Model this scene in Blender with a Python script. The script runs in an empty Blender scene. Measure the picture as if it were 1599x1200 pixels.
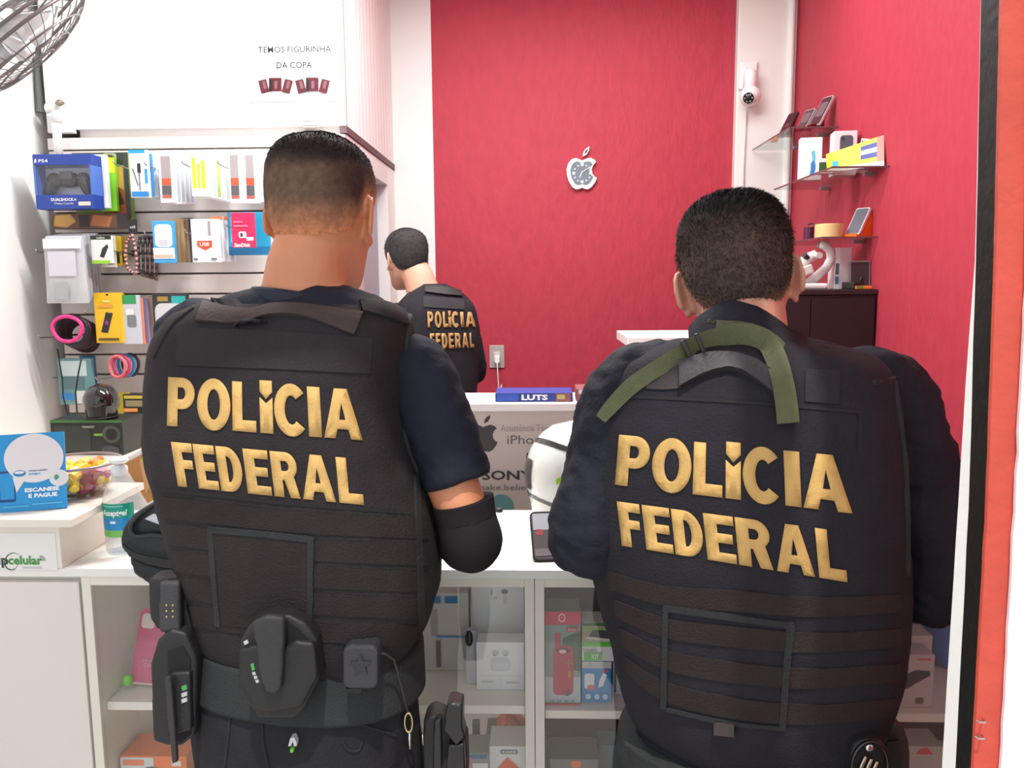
import bpy, bmesh, math, random
from mathutils import Vector, Matrix, noise
from mathutils.bvhtree import BVHTree

random.seed(7)
SC = bpy.context.scene
COL = SC.collection
PI = math.pi

# ------------------------------------------------------------------ camera
F, H = 1250.0, 1.52
def _cam(psi, th, rho):
    a, b, c = math.radians(psi), math.radians(th), math.radians(rho)
    f = Vector((-math.sin(a)*math.cos(b), math.cos(a)*math.cos(b), -math.sin(b)))
    r0 = Vector((math.cos(a), math.sin(a), 0)); u0 = r0.cross(f)
    return f, r0*math.cos(c)-u0*math.sin(c), u0*math.cos(c)+r0*math.sin(c)
CF, CR, CU = _cam(1.9, 7.3, .45)
CAM = Vector((0, 0, H))
cd = bpy.data.cameras.new('camera'); cam = bpy.data.objects.new('camera', cd); COL.objects.link(cam)
cd.sensor_width = 36; cd.lens = F/1599*36; cd.clip_start = .02
cam.matrix_world = Matrix((( CR.x, CU.x, -CF.x, 0), (CR.y, CU.y, -CF.y, 0), (CR.z, CU.z, -CF.z, H), (0, 0, 0, 1)))
SC.camera = cam

# ------------------------------------------------------------------ world, lights, exposure
w = bpy.data.worlds.new('world'); SC.world = w; w.use_nodes = True
bg = w.node_tree.nodes['Background']; bg.inputs[0].default_value = (.86, .93, 1, 1); bg.inputs[1].default_value = 1.05
SC.view_settings.view_transform = 'Standard'; SC.view_settings.look = 'None'
SC.view_settings.gamma = 1; SC.view_settings.use_curve_mapping = False
SC.view_settings.exposure = .35
def area(name, loc, sx, sy, power, col=(1, 1, 1), rot=(0, 0, 0)):
    l = bpy.data.lights.new(name, 'AREA'); l.shape = 'RECTANGLE'; l.size = sx; l.size_y = sy; l.energy = power; l.color = col
    o = bpy.data.objects.new(name, l); o.location = loc; o.rotation_euler = rot; COL.objects.link(o); return o
area('tube_or_fill_light', (-.42, 2.3, 2.93), 1.25, .12, 50, (1, .99, .97))
area('tube_or_fill_light', (.35, 3.15, 2.93), 1.25, .12, 11, (1, .99, .97))  # rear lamp added to brighten the back wall and pillar
sl = bpy.data.lights.new('sun', 'SUN'); sl.energy = 2.6; sl.angle = .02; sl.color = (1, .96, .9)
so_ = bpy.data.objects.new('sun', sl); so_.rotation_euler = (math.radians(22), 0, math.radians(8)); COL.objects.link(so_)   # high midday sun on the pavement outside

# ------------------------------------------------------------------ measuring helper: photograph point -> point on a real plane
def ray(px, py): return CF + CR*((px-799.5)/F) + CU*((600-py)/F)
def pix(px, py, **k):
    d = ray(px, py); ax, v = list(k.items())[0]; i = 'XYZ'.index(ax)
    return CAM + d*((v-CAM[i])/d[i])

# ------------------------------------------------------------------ materials
def lin(c): 
    c = c/255
    return c/12.92 if c <= .04045 else ((c+.055)/1.055)**2.4
def rgb(c): return (lin(c[0]), lin(c[1]), lin(c[2]), 1)
MATS = {}
def M(col, rough=.5, metal=0, bump=0, bscale=200, var=0, vscale=8, stretch=(1, 1, 1), spec=.5, emit=0, attr=None, coat=0):
    key = (tuple(col), rough, metal, bump, bscale, var, vscale, stretch, spec, emit, attr, coat)
    if key in MATS: return MATS[key]
    m = bpy.data.materials.new('mat_%d' % len(MATS)); m.use_nodes = True; nt = m.node_tree; N = nt.nodes; L = nt.links
    b = N['Principled BSDF']
    b.inputs['Base Color'].default_value = rgb(col); b.inputs['Roughness'].default_value = rough
    b.inputs['Metallic'].default_value = metal; b.inputs['Specular IOR Level'].default_value = spec
    b.inputs['Coat Weight'].default_value = coat
    src = None
    if attr:
        a = N.new('ShaderNodeAttribute'); a.attribute_name = attr; src = a.outputs['Color']
    if var or bump:
        tc = N.new('ShaderNodeTexCoord'); mp = N.new('ShaderNodeMapping'); mp.inputs['Scale'].default_value = stretch
        L.new(tc.outputs['Object'], mp.inputs[0])
    if var:
        n = N.new('ShaderNodeTexNoise'); n.inputs['Scale'].default_value = vscale; n.inputs['Detail'].default_value = 6
        L.new(mp.outputs[0], n.inputs[0])
        r = N.new('ShaderNodeMapRange'); r.inputs[1].default_value = .3; r.inputs[2].default_value = .7
        r.inputs[3].default_value = 1-var; r.inputs[4].default_value = 1+var
        L.new(n.outputs['Fac'], r.inputs[0])
        mx = N.new('ShaderNodeVectorMath'); mx.operation = 'SCALE'
        if src: L.new(src, mx.inputs[0])
        else: mx.inputs[0].default_value = rgb(col)[:3]
        L.new(r.outputs[0], mx.inputs['Scale']); src = mx.outputs[0]
    if src: L.new(src, b.inputs['Base Color'])
    if bump:
        n2 = N.new('ShaderNodeTexNoise'); n2.inputs['Scale'].default_value = bscale; n2.inputs['Detail'].default_value = 4
        L.new(mp.outputs[0], n2.inputs[0])
        bp = N.new('ShaderNodeBump'); bp.inputs['Strength'].default_value = bump; bp.inputs['Distance'].default_value = .004
        L.new(n2.outputs['Fac'], bp.inputs['Height']); L.new(bp.outputs[0], b.inputs['Normal'])
    if emit:
        b.inputs['Emission Color'].default_value = rgb(col); b.inputs['Emission Strength'].default_value = emit
    MATS[key] = m; return m
def Mglass(tint=(235, 245, 240), refl=1.0, ior=1.5, milk=0):
    key = ('glass', tint, refl, ior, milk)
    if key in MATS: return MATS[key]
    m = bpy.data.materials.new('clear_%d' % len(MATS)); m.use_nodes = True; nt = m.node_tree; N = nt.nodes; L = nt.links
    N.remove(N['Principled BSDF']); out = N['Material Output']
    t = N.new('ShaderNodeBsdfTransparent'); t.inputs[0].default_value = rgb(tint)
    g = N.new('ShaderNodeBsdfGlossy'); g.inputs['Roughness'].default_value = .03
    fr = N.new('ShaderNodeLayerWeight'); fr.inputs['Blend'].default_value = .5
    f0 = ((ior-1)/(ior+1))**2
    pw = N.new('ShaderNodeMath'); pw.operation = 'POWER'; pw.inputs[1].default_value = 5; L.new(fr.outputs['Facing'], pw.inputs[0])
    ml = N.new('ShaderNodeMath'); ml.operation = 'MULTIPLY_ADD'; ml.inputs[1].default_value = (1-f0)*min(1, refl); ml.inputs[2].default_value = f0*refl; L.new(pw.outputs[0], ml.inputs[0])
    mx = N.new('ShaderNodeMixShader'); L.new(ml.outputs[0], mx.inputs[0]); L.new(t.outputs[0], mx.inputs[1]); L.new(g.outputs[0], mx.inputs[2])
    last = mx
    if milk:
        d = N.new('ShaderNodeBsdfDiffuse'); d.inputs[0].default_value = (.8, .8, .82, 1)
        m2 = N.new('ShaderNodeMixShader'); m2.inputs[0].default_value = milk
        L.new(mx.outputs[0], m2.inputs[1]); L.new(d.outputs[0], m2.inputs[2]); last = m2
    L.new(last.outputs[0], out.inputs[0]); MATS[key] = m; return m

# ------------------------------------------------------------------ mesh helpers
def link(name, me, mat=None, parent=None, loc=None, smooth=False):
    if mat is not None: me.materials.append(mat)
    if smooth:
        me.polygons.foreach_set('use_smooth', [True]*len(me.polygons))
    o = bpy.data.objects.new(name, me); COL.objects.link(o)
    if parent: o.parent = parent
    if loc is not None: o.location = loc
    return o
def tag(o, label=None, cat=None, group=None, kind=None):
    if label: o['label'] = label
    if cat: o['category'] = cat
    if group: o['group'] = group
    if kind: o['kind'] = kind
    return o
def empty(name, loc, label, cat, group=None, rot=(0, 0, 0)):
    o = bpy.data.objects.new(name, None); COL.objects.link(o); o.location = loc; o.rotation_euler = rot; o.empty_display_size = .05
    return tag(o, label, cat, group)
class MB:
    def __init__(s): s.bm = bmesh.new()
    def box(s, x0, y0, z0, x1, y1, z1, bev=0, rot=None, seg=2):
        c = Vector(((x0+x1)/2, (y0+y1)/2, (z0+z1)/2))
        m = Matrix.Translation(c) @ (rot.to_4x4() if rot else Matrix()) @ Matrix.Diagonal((abs(x1-x0), abs(y1-y0), abs(z1-z0), 1))
        r = bmesh.ops.create_cube(s.bm, size=1, matrix=m)
        if bev:
            es = list({e for v in r['verts'] for e in v.link_edges})
            bmesh.ops.bevel(s.bm, geom=es, offset=bev, segments=seg, profile=.5, affect='EDGES')
        return s
    def verts(s, vs, fs):
        b = [s.bm.verts.new(v) for v in vs]
        for f in fs:
            try: s.bm.faces.new([b[i] for i in f])
            except ValueError: pass
        return s
    def loft(s, rings, cap=True):
        n = len(rings[0]); R = [[s.bm.verts.new(p) for p in r] for r in rings]
        for i in range(len(R)-1):
            for j in range(n):
                s.bm.faces.new((R[i][j], R[i][(j+1) % n], R[i+1][(j+1) % n], R[i+1][j]))
        if cap:
            s.bm.faces.new(R[0][::-1]); s.bm.faces.new(R[-1])
        return s
    def tube(s, pts, rad, seg=8, cap=True, closed=False, flat=1.0):
        pts = [Vector(p) for p in pts]; n = len(pts)
        rad = rad if isinstance(rad, (list, tuple)) else [rad]*n
        up = None; rings = []
        for i, p in enumerate(pts):
            if closed: t = pts[(i+1) % n]-pts[i-1]
            else: t = pts[min(i+1, n-1)]-pts[max(i-1, 0)]
            t.normalize()
            if up is None:
                up = Vector((0, 0, 1)) if abs(t.z) < .9 else Vector((1, 0, 0))
            a = t.cross(up); a.normalize(); b = a.cross(t); b.normalize(); up = b
            rings.append([p+a*math.cos(2*PI*k/seg)*rad[i]+b*math.sin(2*PI*k/seg)*rad[i]*flat for k in range(seg)])
        if closed:
            R = [[s.bm.verts.new(q) for q in r] for r in rings]
            for i in range(n):
                for j in range(seg):
                    s.bm.faces.new((R[i][j], R[i][(j+1) % seg], R[(i+1) % n][(j+1) % seg], R[(i+1) % n][j]))
            return s
        return s.loft(rings, cap)
    def lathe(s, prof, c=(0, 0, 0), seg=24, cap=True):
        c = Vector(c)
        return s.loft([[c+Vector((r*math.cos(2*PI*k/seg), r*math.sin(2*PI*k/seg), z)) for k in range(seg)] for r, z in prof], cap)
    def ell(s, c, r, seg=20, rot=None):
        m = Matrix.Translation(Vector(c)) @ (rot.to_4x4() if rot else Matrix()) @ Matrix.Diagonal((r[0], r[1], r[2], 1))
        bmesh.ops.create_uvsphere(s.bm, u_segments=seg, v_segments=max(8, seg*2//3), radius=1, matrix=m); return s
    def prism(s, poly, y0, y1):   # poly in (x,z), extruded in y
        a = [s.bm.verts.new((x, y0, z)) for x, z in poly]; b = [s.bm.verts.new((x, y1, z)) for x, z in poly]
        n = len(poly); s.bm.faces.new(a); s.bm.faces.new(b[::-1])
        for i in range(n): s.bm.faces.new((a[i], a[(i+1) % n], b[(i+1) % n], b[i]))
        return s
    def mesh(s):
        bmesh.ops.recalc_face_normals(s.bm, faces=s.bm.faces)
        me = bpy.data.meshes.new('mesh'); s.bm.to_mesh(me); s.bm.free(); return me
    def obj(s, name, mat, parent=None, loc=None, smooth=False): return link(name, s.mesh(), mat, parent, loc, smooth)
def rrect(x0, z0, x1, z1, r, n=4):
    out = []
    for cx, cz, a0 in ((x1-r, z1-r, 0), (x0+r, z1-r, 90), (x0+r, z0+r, 180), (x1-r, z0+r, 270)):
        for k in range(n+1):
            a = math.radians(a0+90*k/n); out.append((cx+r*math.cos(a), cz+r*math.sin(a)))
    return out
def ellpts(cx, cz, a, b, n=24, a0=0, a1=360): return [(cx+a*math.cos(math.radians(a0+(a1-a0)*k/n)), cz+b*math.sin(math.radians(a0+(a1-a0)*k/n))) for k in range(n)]
def flat_curve(splines, res=2):
    """closed outlines (holes inside outer ones) -> filled flat mesh data in (x, y)"""
    cu = bpy.data.curves.new('c', 'CURVE'); cu.dimensions = '2D'; cu.fill_mode = 'BOTH'
    for pts in splines:
        sp = cu.splines.new('POLY'); sp.points.add(len(pts)-1); sp.use_cyclic_u = True
        for i, p in enumerate(pts): sp.points[i].co = (p[0], p[1], 0, 1)
    o = bpy.data.objects.new('c', cu); COL.objects.link(o)
    me = bpy.data.meshes.new_from_object(o.evaluated_get(bpy.context.evaluated_depsgraph_get()))
    bpy.data.objects.remove(o); bpy.data.curves.remove(cu)
    vs = [(v.co.x, v.co.y) for v in me.vertices]; fs = [tuple(p.vertices) for p in me.polygons]
    bpy.data.meshes.remove(me); return vs, fs
TXT = {}
def text2d(s, bold=0, shear=0):
    k = (s, bold, shear)
    if k in TXT: return TXT[k]
    cu = bpy.data.curves.new('t', 'FONT'); cu.body = s; cu.offset = bold; cu.size = 1; cu.resolution_u = 2; cu.shear = shear; cu.fill_mode = 'FRONT'
    o = bpy.data.objects.new('t', cu); COL.objects.link(o)
    me = bpy.data.meshes.new_from_object(o.evaluated_get(bpy.context.evaluated_depsgraph_get()))
    bpy.data.objects.remove(o); bpy.data.curves.remove(cu)
    vs = [(v.co.x, v.co.y) for v in me.vertices]; fs = [tuple(p.vertices) for p in me.polygons]
    bpy.data.meshes.remove(me)
    x0 = min(v[0] for v in vs); x1 = max(v[0] for v in vs); y0 = min(v[1] for v in vs); y1 = max(v[1] for v in vs)
    TXT[k] = ([((v[0]-x0)/(x1-x0), (v[1]-y0)/(y1-y0)) for v in vs], fs); return TXT[k]
APPLE = [(0, .34), (.1, .39), (.25, .43), (.38, .38), (.45, .3), (.36, .2), (.31, .07), (.33, -.07), (.4, -.16), (.48, -.21), (.42, -.34), (.32, -.48), (.2, -.56), (.1, -.55), (0, -.51), (-.1, -.55),
         (-.2, -.56), (-.32, -.48), (-.43, -.3), (-.49, -.1), (-.5, .08), (-.45, .26), (-.35, .38), (-.22, .43), (-.1, .39)]
LEAF = [(.02, .47), (.03, .58), (.1, .7), (.23, .79), (.22, .66), (.14, .53)]

# prints: flat patches on the front (-y) face of something w wide and h high, unit coordinates from its lower left
def prints(parent, w_, h_, y, items, ox=0, oz=0):
    for i, it in enumerate(items):
        kind, col = it[0], it[1]; yy = y-.0006-.0004*i; nm = 'printed_panel'
        if kind == 'rect': x0, z0, x1, z1 = it[2:6]; sp = [[(x0, z0), (x1, z0), (x1, z1), (x0, z1)]]
        elif kind == 'rr': x0, z0, x1, z1 = it[2:6]; sp = [[(x/w_, z/h_) for x, z in rrect(x0*w_, z0*h_, x1*w_, z1*h_, min((x1-x0)*w_, (z1-z0)*h_)*.25)]]
        elif kind == 'ell': x0, z0, x1, z1 = it[2:6]; sp = [ellpts((x0+x1)/2, (z0+z1)/2, (x1-x0)/2, (z1-z0)/2)]; nm = 'printed_spot'
        elif kind == 'ring': x0, z0, x1, z1 = it[2:6]; sp = [ellpts((x0+x1)/2, (z0+z1)/2, (x1-x0)/2, (z1-z0)/2), ellpts((x0+x1)/2, (z0+z1)/2, (x1-x0)/2*.75, (z1-z0)/2*.75)]; nm = 'printed_ring'
        elif kind == 'poly': sp = [it[2]]; nm = 'printed_picture'
        elif kind == 'txt':
            s, x0, z0, x1, z1 = it[2:7]; bold = it[7] if len(it) > 7 else .02; flip = it[8] if len(it) > 8 else False
            vs, fs = text2d(s, bold); nm = 'lettering'
            if flip: vs = [(1-a, 1-b) for a, b in vs]
            vs = [(x0+a*(x1-x0), z0+b*(z1-z0)) for a, b in vs]; sp = None
        if sp: 
            if len(sp) == 1 and kind != 'poly': vs, fs = sp[0], [tuple(range(len(sp[0])))]
            else: vs, fs = flat_curve(sp)
        me = bpy.data.meshes.new('print'); me.from_pydata([(ox+(a-.5)*w_, yy, oz+b*h_) for a, b in vs], [], fs)
        bm = bmesh.new(); bm.from_mesh(me)
        for f in bm.faces:
            f.normal_update()
            if f.normal.y > 0: f.normal_flip()
        bm.to_mesh(me); bm.free()
        link(nm, me, M(col, .45), parent)
def carton(name, label, cat, loc, size, col, items=(), rot=(0, 0, 0), group=None, bev=.0015, rough=.45, mat=None):
    w_, d_, h_ = size
    o = MB().box(-w_/2, -d_/2, 0, w_/2, d_/2, h_, bev).obj(name, mat or M(col, rough))
    o.location = loc; o.rotation_euler = rot; tag(o, label, cat, group)
    prints(o, w_, h_, -d_/2, items); return o
def rect_at(x0, y0, x1, y1, Y):
    a = pix(x0, y1, Y=Y); b = pix(x1, y0, Y=Y)
    return (a.x+b.x)/2, a.z, abs(b.x-a.x), abs(b.z-a.z)
def pack(name, label, cat, r, Y, d, col, items=(), group=None, rot=(0, 0, 0), hole=True, mat=None, rough=.35):
    """hanging pack whose front shows at pixel box r on the plane Y"""
    x, z, w_, h_ = rect_at(*r, Y)
    o = carton(name, label, cat, (x, Y+d/2, z), (w_, d, h_), col, items, rot, group, mat=mat, rough=rough)
    return o

# ------------------------------------------------------------------ the setting
WHITE = M((238, 238, 236), .6, var=.02, vscale=2)
def struct(name, mb, mat, parent=None):
    o = mb.obj(name, mat, parent)
    if parent is None: o['kind'] = 'structure'
    return o
REDWALL = M((182, 58, 75), .6, bump=.8, bscale=48, var=.06, vscale=26, stretch=(1, 1, .5), spec=.35)
LAM = M((238, 232, 219), .38)
struct('floor', MB().box(-1.95, -.2, -.06, 1.4, 4.2, 0), M((178, 172, 165), .35, var=.05, vscale=3))
# pavement tiles outside the door, where the photographer stands
pv = MB().box(-2.5, -3.2, -.07, 2.5, -.205, -.004); struct('ground', pv, M((150, 146, 140), .8, var=.08, vscale=6))
struct('ceiling', MB().box(-1.95, .6, 3.0, 1.4, 4.2, 3.08), WHITE)
struct('wall_left', MB().box(-1.97, .6, 0, -1.87, 4.2, 3.0), WHITE)
struct('wall_right', MB().box(1.23, .76, 0, 1.33, 4.2, 3.0), REDWALL)
struct('wall_back', MB().box(-1.9, 4.05, 0, -.514, 4.15, 3.0), WHITE)
struct('wall_back_red', MB().box(-.514, 4.05, 0, 1.0, 4.15, 3.0), REDWALL)
pl = struct('trim_1', MB().box(.951, 4.0, 0, 1.228, 4.14, 3.0, .006), M((236, 238, 234), .6))     # white pillar in the far corner
struct('trim_2', MB().tube([(1.198, 3.992, .9), (1.198, 3.992, 2.99)], .016, 12), M((240, 242, 240), .4))  # conduit down its edge
# front wall beside the door: orange border, white field, black steel jamb
YF = .62
def edgepts(pts, Y, jit=0, n=60):
    """edge running down a post: measured points, resampled, with a little paint unevenness"""
    P = [pix(x, y, Y=Y) for x, y in pts]; out = []
    P = [P[0]+(P[0]-P[1])*.35]+P+[P[-1]+(P[-1]-P[-2])*((P[-1].z+.0)/max(.01, P[-2].z-P[-1].z))]
    for i in range(len(P)-1):
        for k in range(n//len(P)+1):
            q = P[i].lerp(P[i+1], k/(n//len(P)+1)); out.append((q.x+jit*(noise.noise(Vector((q.z*40, 1, 0)))+.6*noise.noise(Vector((q.z*160, 4, 0)))), q.z))
    q = P[-1]; out.append((q.x, max(0, q.z))); return out
eL = edgepts([(1565, 0), (1556, 400), (1543, 780), (1520, 1200)], YF, .0006)
eR = edgepts([(1611, 0), (1602, 450), (1584, 800), (1562, 1200)], YF-.003, .0016)
struct('wall_front', MB().prism(eL+[(q[0]+.2, q[1]) for q in eL[::-1]], YF, YF+.004), M((200, 74, 56), .6, bump=.35, bscale=60, var=.08, vscale=18))
struct('wall_front_white', MB().prism(eR+[(1.6, q[1]) for q in (eR[-1], eR[0])], YF-.004, YF-.0005), M((246, 238, 238), .7, bump=.3, bscale=40, var=.03, vscale=10))
struct('wall_front_core', MB().box(.43, YF+.0045, 0, 1.6, .72, 3.0), WHITE)
# door return: black steel guide, then the white plaster edge that widens downwards
def edge_x(z):
    for (x0, z0), (x1, z1) in zip(eL, eL[1:]):
        if z1 <= z <= z0: return x0+(x1-x0)*(z-z0)/(z1-z0 or 1)
    return eL[0][0] if z > eL[0][1] else eL[-1][0]
def depth_at(pts, zz):
    P = []
    for x, y in pts:
        X = .36
        for _ in range(4): q = pix(x, y, X=X); X = edge_x(q.z)
        P.append((q.z, q.y))
    P = [(P[0][0]+1.2, P[0][1])]+P+[(0, P[-1][1]+(P[-1][1]-P[-2][1])*1.3)]
    for (z0, y0), (z1, y1) in zip(P, P[1:]):
        if z1 <= zz <= z0: return y0+(y1-y0)*(zz-z0)/(z1-z0 or 1)
    return P[0][1]
BL = [(1532, 0), (1524, 400), (1513, 780), (1492, 1200)]; WL = [(1531, 0), (1522, 400), (1507, 600), (1496, 780), (1470, 1200)]
def return_strip(fa, fb, dx, mat, name, jit):
    vs = []; n = 90
    for k in range(n+1):
        z = 3.0*k/n; x = edge_x(z)+dx+jit*noise.noise(Vector((z*14, 2, 0))); ya, yb = fa(z), max(fa(z)+.001, fb(z))
        vs += [(x, ya, z), (x, yb, z), (x+.06, yb, z), (x+.06, ya, z)]
    mb = MB().verts(vs, [(4*k+i, 4*k+(i+1) % 4, 4*k+4+(i+1) % 4, 4*k+4+i) for k in range(n) for i in range(4)]+[(3, 2, 1, 0), (4*n, 4*n+1, 4*n+2, 4*n+3)])
    struct(name, mb, mat)
return_strip(lambda z: YF+.0042, lambda z: depth_at(BL, z), 0, M((19, 18, 17), .5, bump=.25, bscale=90, var=.25, vscale=14, spec=.25), 'trim_3', .0004)
return_strip(lambda z: depth_at(BL, z)+.0002, lambda z: depth_at(WL, z), .0004, M((244, 240, 234), .6, bump=.3, bscale=60), 'trim_4', 0)
stp = empty('staple', pix(1530, 1140, Y=.617), 'small steel staple in the orange paint of the door wall', 'staple')
for i, dz in enumerate((.008, -.006)):
    MB().tube([(-.003, 0, dz), (-.002, -.003, dz), (.002, -.003, dz), (.003, .002, dz)], .0009, 6).obj('prong', M((190, 180, 170), .3, 1), stp)
struct('wall_front_left', MB().box(-1.97, .62, 0, -1.3, .74, 3.0), WHITE)
struct('wall_front_top', MB().box(-1.3, .62, 2.62, .4, .74, 3.0), WHITE)

# loft over the accessory wall: front board, side boards, soffit and the recess of the store room door
LX = -.712
struct('wall_loft', MB().box(-1.735, 3.05, 2.1, LX, 3.08, 3.0), WHITE)
struct('wall_loft_side', MB().box(-1.735, 3.081, 2.075, LX-.02, 4.049, 3.0), WHITE)
sb = MB()
sideboards = empty('wall_loft_cladding', (LX, 3.06, 2.1), None, None); sideboards['kind'] = 'structure'
plm = MB().box(-.018, 0, 0, 0, .064, .9, .002).mesh(); plm.materials.append(M((238, 234, 234), .6))
for k in range(15):
    o = bpy.data.objects.new('plank', plm); COL.objects.link(o); o.parent = sideboards; o.location = (0, .006+k*.0655, 0)
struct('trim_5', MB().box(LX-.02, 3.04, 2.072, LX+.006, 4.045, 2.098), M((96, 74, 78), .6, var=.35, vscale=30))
struct('trim_6', MB().box(-1.83, 3.03, 2.085, -1.7352, 3.06, 2.99, .002), WHITE)
struct('wall_partition', MB().box(-1.83, 3.055, 0, LX, 3.28, 2.07), M((232, 216, 216), .6))
struct('wall_partition_back', MB().box(-.80, 3.87, 0, LX, 4.045, 2.07), WHITE)
struct('trim_7', MB().box(-.86, 3.285, 1.98, LX, 3.865, 2.07), M((228, 232, 230), .6))
d1 = struct('door_1', MB().box(-.80, 3.285, 0, -.765, 3.868, 1.975, .003), M((168, 174, 186), .5))
MB().box(-.765, 3.30, 0, -.752, 3.34, 1.97, .002).obj('door_frame', M((140, 148, 160), .5), d1)
MB().tube([(-.765, 3.8, 1.0), (-.735, 3.8, 1.0), (-.735, 3.72, 1.0)], .008).obj('door_handle', M((190, 190, 190), .3, 1), d1)
struct('gap_shadow_strip', MB().tube([(-1.853, 3.03, 2.16), (-1.85, 3.03, 2.4), (-1.853, 3.03, 2.95)], [.014, .006, .003], 6), M((92, 98, 100), .7))   # dark strip modelled for the shadow in the corner gap

# ------------------------------------------------------------------ slatted accessory wall: each slat a piece
slw = empty('slat_wall', (-1.27, 3.05, .3), 'pale slatted display wall under the loft, hung with accessories', 'slatwall')
PZ = .0768; Z0 = 2.019
MB().box(-.56, -.004, -.28, .558, .003, 1.755).obj('backing_board', M((118, 106, 104), .8), slw)
sm = MB().box(-.56, -.022, .0035, .558, -.005, PZ-.0035, .002).mesh(); sm.materials.append(M((228, 220, 216), .45, var=.03, vscale=3))
for k in range(-2, 26):
    zz = Z0+.0015-k*PZ-.3-PZ
    if zz < -.28 or zz > 1.72: continue
    o = bpy.data.objects.new('slat', sm); COL.objects.link(o); o.parent = slw; o.location = (0, 0, zz)
MB().box(-.56, -.026, 1.722, .558, -.004, 1.764, .002).obj('top_rail', M((232, 228, 226), .45), slw)
HOOKM = M((176, 178, 182), .3, 1)
def hook(px, py, L, what):
    p = pix(px, py+32, Y=3.03); L *= .92
    o = empty('display_hook', p, 'chrome peg hook on the slat wall carrying ' + what, 'hook')
    MB().box(-.011, -.003, -.012, .011, 0, .012, .001).obj('hook_plate', HOOKM, o)
    MB().tube([(0, -.003, 0), (0, -L*.6, .0), (0, -L, .004), (0, -L-.008, .014)], .0024, 8).obj('hook_arm', HOOKM, o, smooth=True)
ORD = ['second', 'third', 'fourth', 'fifth', 'sixth', 'seventh', 'eighth']

# --- row 1
def controller_box():
    r = (57, 240, 141, 327); Y = 2.82
    x, z, w_, h_ = rect_at(*r, Y); d = .07
    o = empty('controller_box', (x, Y+d/2, z), 'blue game controller box with black gamepad in its open window', 'box')
    B = M((28, 62, 150), .35)
    f = MB(); f.box(-w_/2, -d/2, 0, w_/2, d/2, h_*.26, .0015); f.box(-w_/2, -d/2, h_*.8, w_/2, d/2, h_, .0015)
    f.box(-w_/2, d/2-.004, h_*.24, w_/2, d/2, h_*.82); f.obj('carton', B, o)
    MB().box(-w_/2, -d/2, h_*.26, -w_/2+.008, d/2-.004, h_*.8).obj('side_strip', M((70, 110, 190), .3), o)
    MB().box(w_/2-.008, -d/2, h_*.26, w_/2, d/2-.004, h_*.8).obj('side_strip', M((70, 110, 190), .3), o)
    MB().box(-w_/2+.008, d/2-.012, h_*.27, w_/2-.008, d/2-.0045, h_*.79).obj('inner_tray', M((214, 220, 228), .3), o)
    g = MB(); K = M((34, 36, 41), .35)
    g.ell((0, 0, h_*.55), (.056, .017, .026)); g.ell((-.052, 0, h_*.55), (.026, .02, .026)); g.ell((.052, 0, h_*.55), (.026, .02, .026))
    g.ell((-.062, -.004, h_*.42), (.018, .02, .036), rot=Matrix.Rotation(.35, 3, 'Y')); g.ell((.062, -.004, h_*.42), (.018, .02, .036), rot=Matrix.Rotation(-.35, 3, 'Y'))
    gp = g.obj('gamepad', K, o, smooth=True)
    for sx in (-.026, .026): MB().lathe([(.009, 0), (.010, .006), (.006, .007)], seg=14).obj('thumbstick', M((20, 20, 22), .5), gp, (sx, -.016, h_*.5)).rotation_euler = (PI/2, 0, 0)
    MB().box(-.024, -.0185, h_*.56, .024, -.012, h_*.70, .003).obj('touch_pad', M((62, 65, 72), .3), gp)
    for k in range(4): MB().ell((.053+.009*math.cos(k*PI/2), -.019, h_*.58+.009*math.sin(k*PI/2)), (.004, .003, .004), 8).obj('button', M((90, 92, 100), .4), gp)
    MB().box(-w_/2+.009, -d/2+.0005, h_*.26, w_/2-.009, -d/2+.0015, h_*.8).obj('clear_window', Mglass((248, 250, 252), 1.1), o)
    prints(o, w_, h_, -d/2, [('txt', (240, 240, 250), 'PS4', .1, .85, .26, .91, .01), ('poly', (240, 240, 250), [(.03, .84), (.07, .86), (.06, .93), (.035, .9)]),
        ('txt', (240, 240, 250), 'DUALSHOCK.4', .27, .145, .7, .2, .02), ('txt', (225, 225, 240), 'Wireless Controller', .32, .085, .66, .12, .0), ('rect', (225, 205, 190), .74, .06, .95, .13)])
controller_box()
pack('white_pack', 'white pack with a bright blue edge just behind the blue controller box', 'pack', (141, 241, 161, 325), 2.9, .035, (232, 234, 240), [('rect', (70, 175, 240), 0, .8, .45, 1), ('rect', (60, 62, 72), .1, .15, .7, .42)], rot=(0, 0, .1))
pack('green_pack', 'lime green pack with yellow top beside the blue controller box', 'pack', (158, 246, 177, 330), 2.945, .02, (122, 200, 40), [('rect', (225, 230, 40), .2, .72, 1, 1), ('rect', (90, 100, 100), .15, .3, .6, .5)], rot=(0, 0, .08))
pack('game_pack', 'green and orange game pack with a camera lens printed on top', 'pack', (120, 238, 199, 346), 2.975, .03, (120, 150, 60),
     [('rect', (52, 58, 40), 0, .82, 1, 1), ('rr', (170, 175, 140), .55, .85, .8, .99), ('ell', (60, 80, 40), .6, .87, .76, .97), ('rect', (196, 160, 74), .5, .45, .9, .8), ('poly', (158, 84, 44), [(.5, .1), (.95, .1), (.9, .45), (.7, .55), (.55, .4)]), ('poly', (70, 52, 44), [(.6, .2), (.9, .25), (.8, .5)]), ('rect', (60, 62, 64), .92, .05, 1, .98)])
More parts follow.
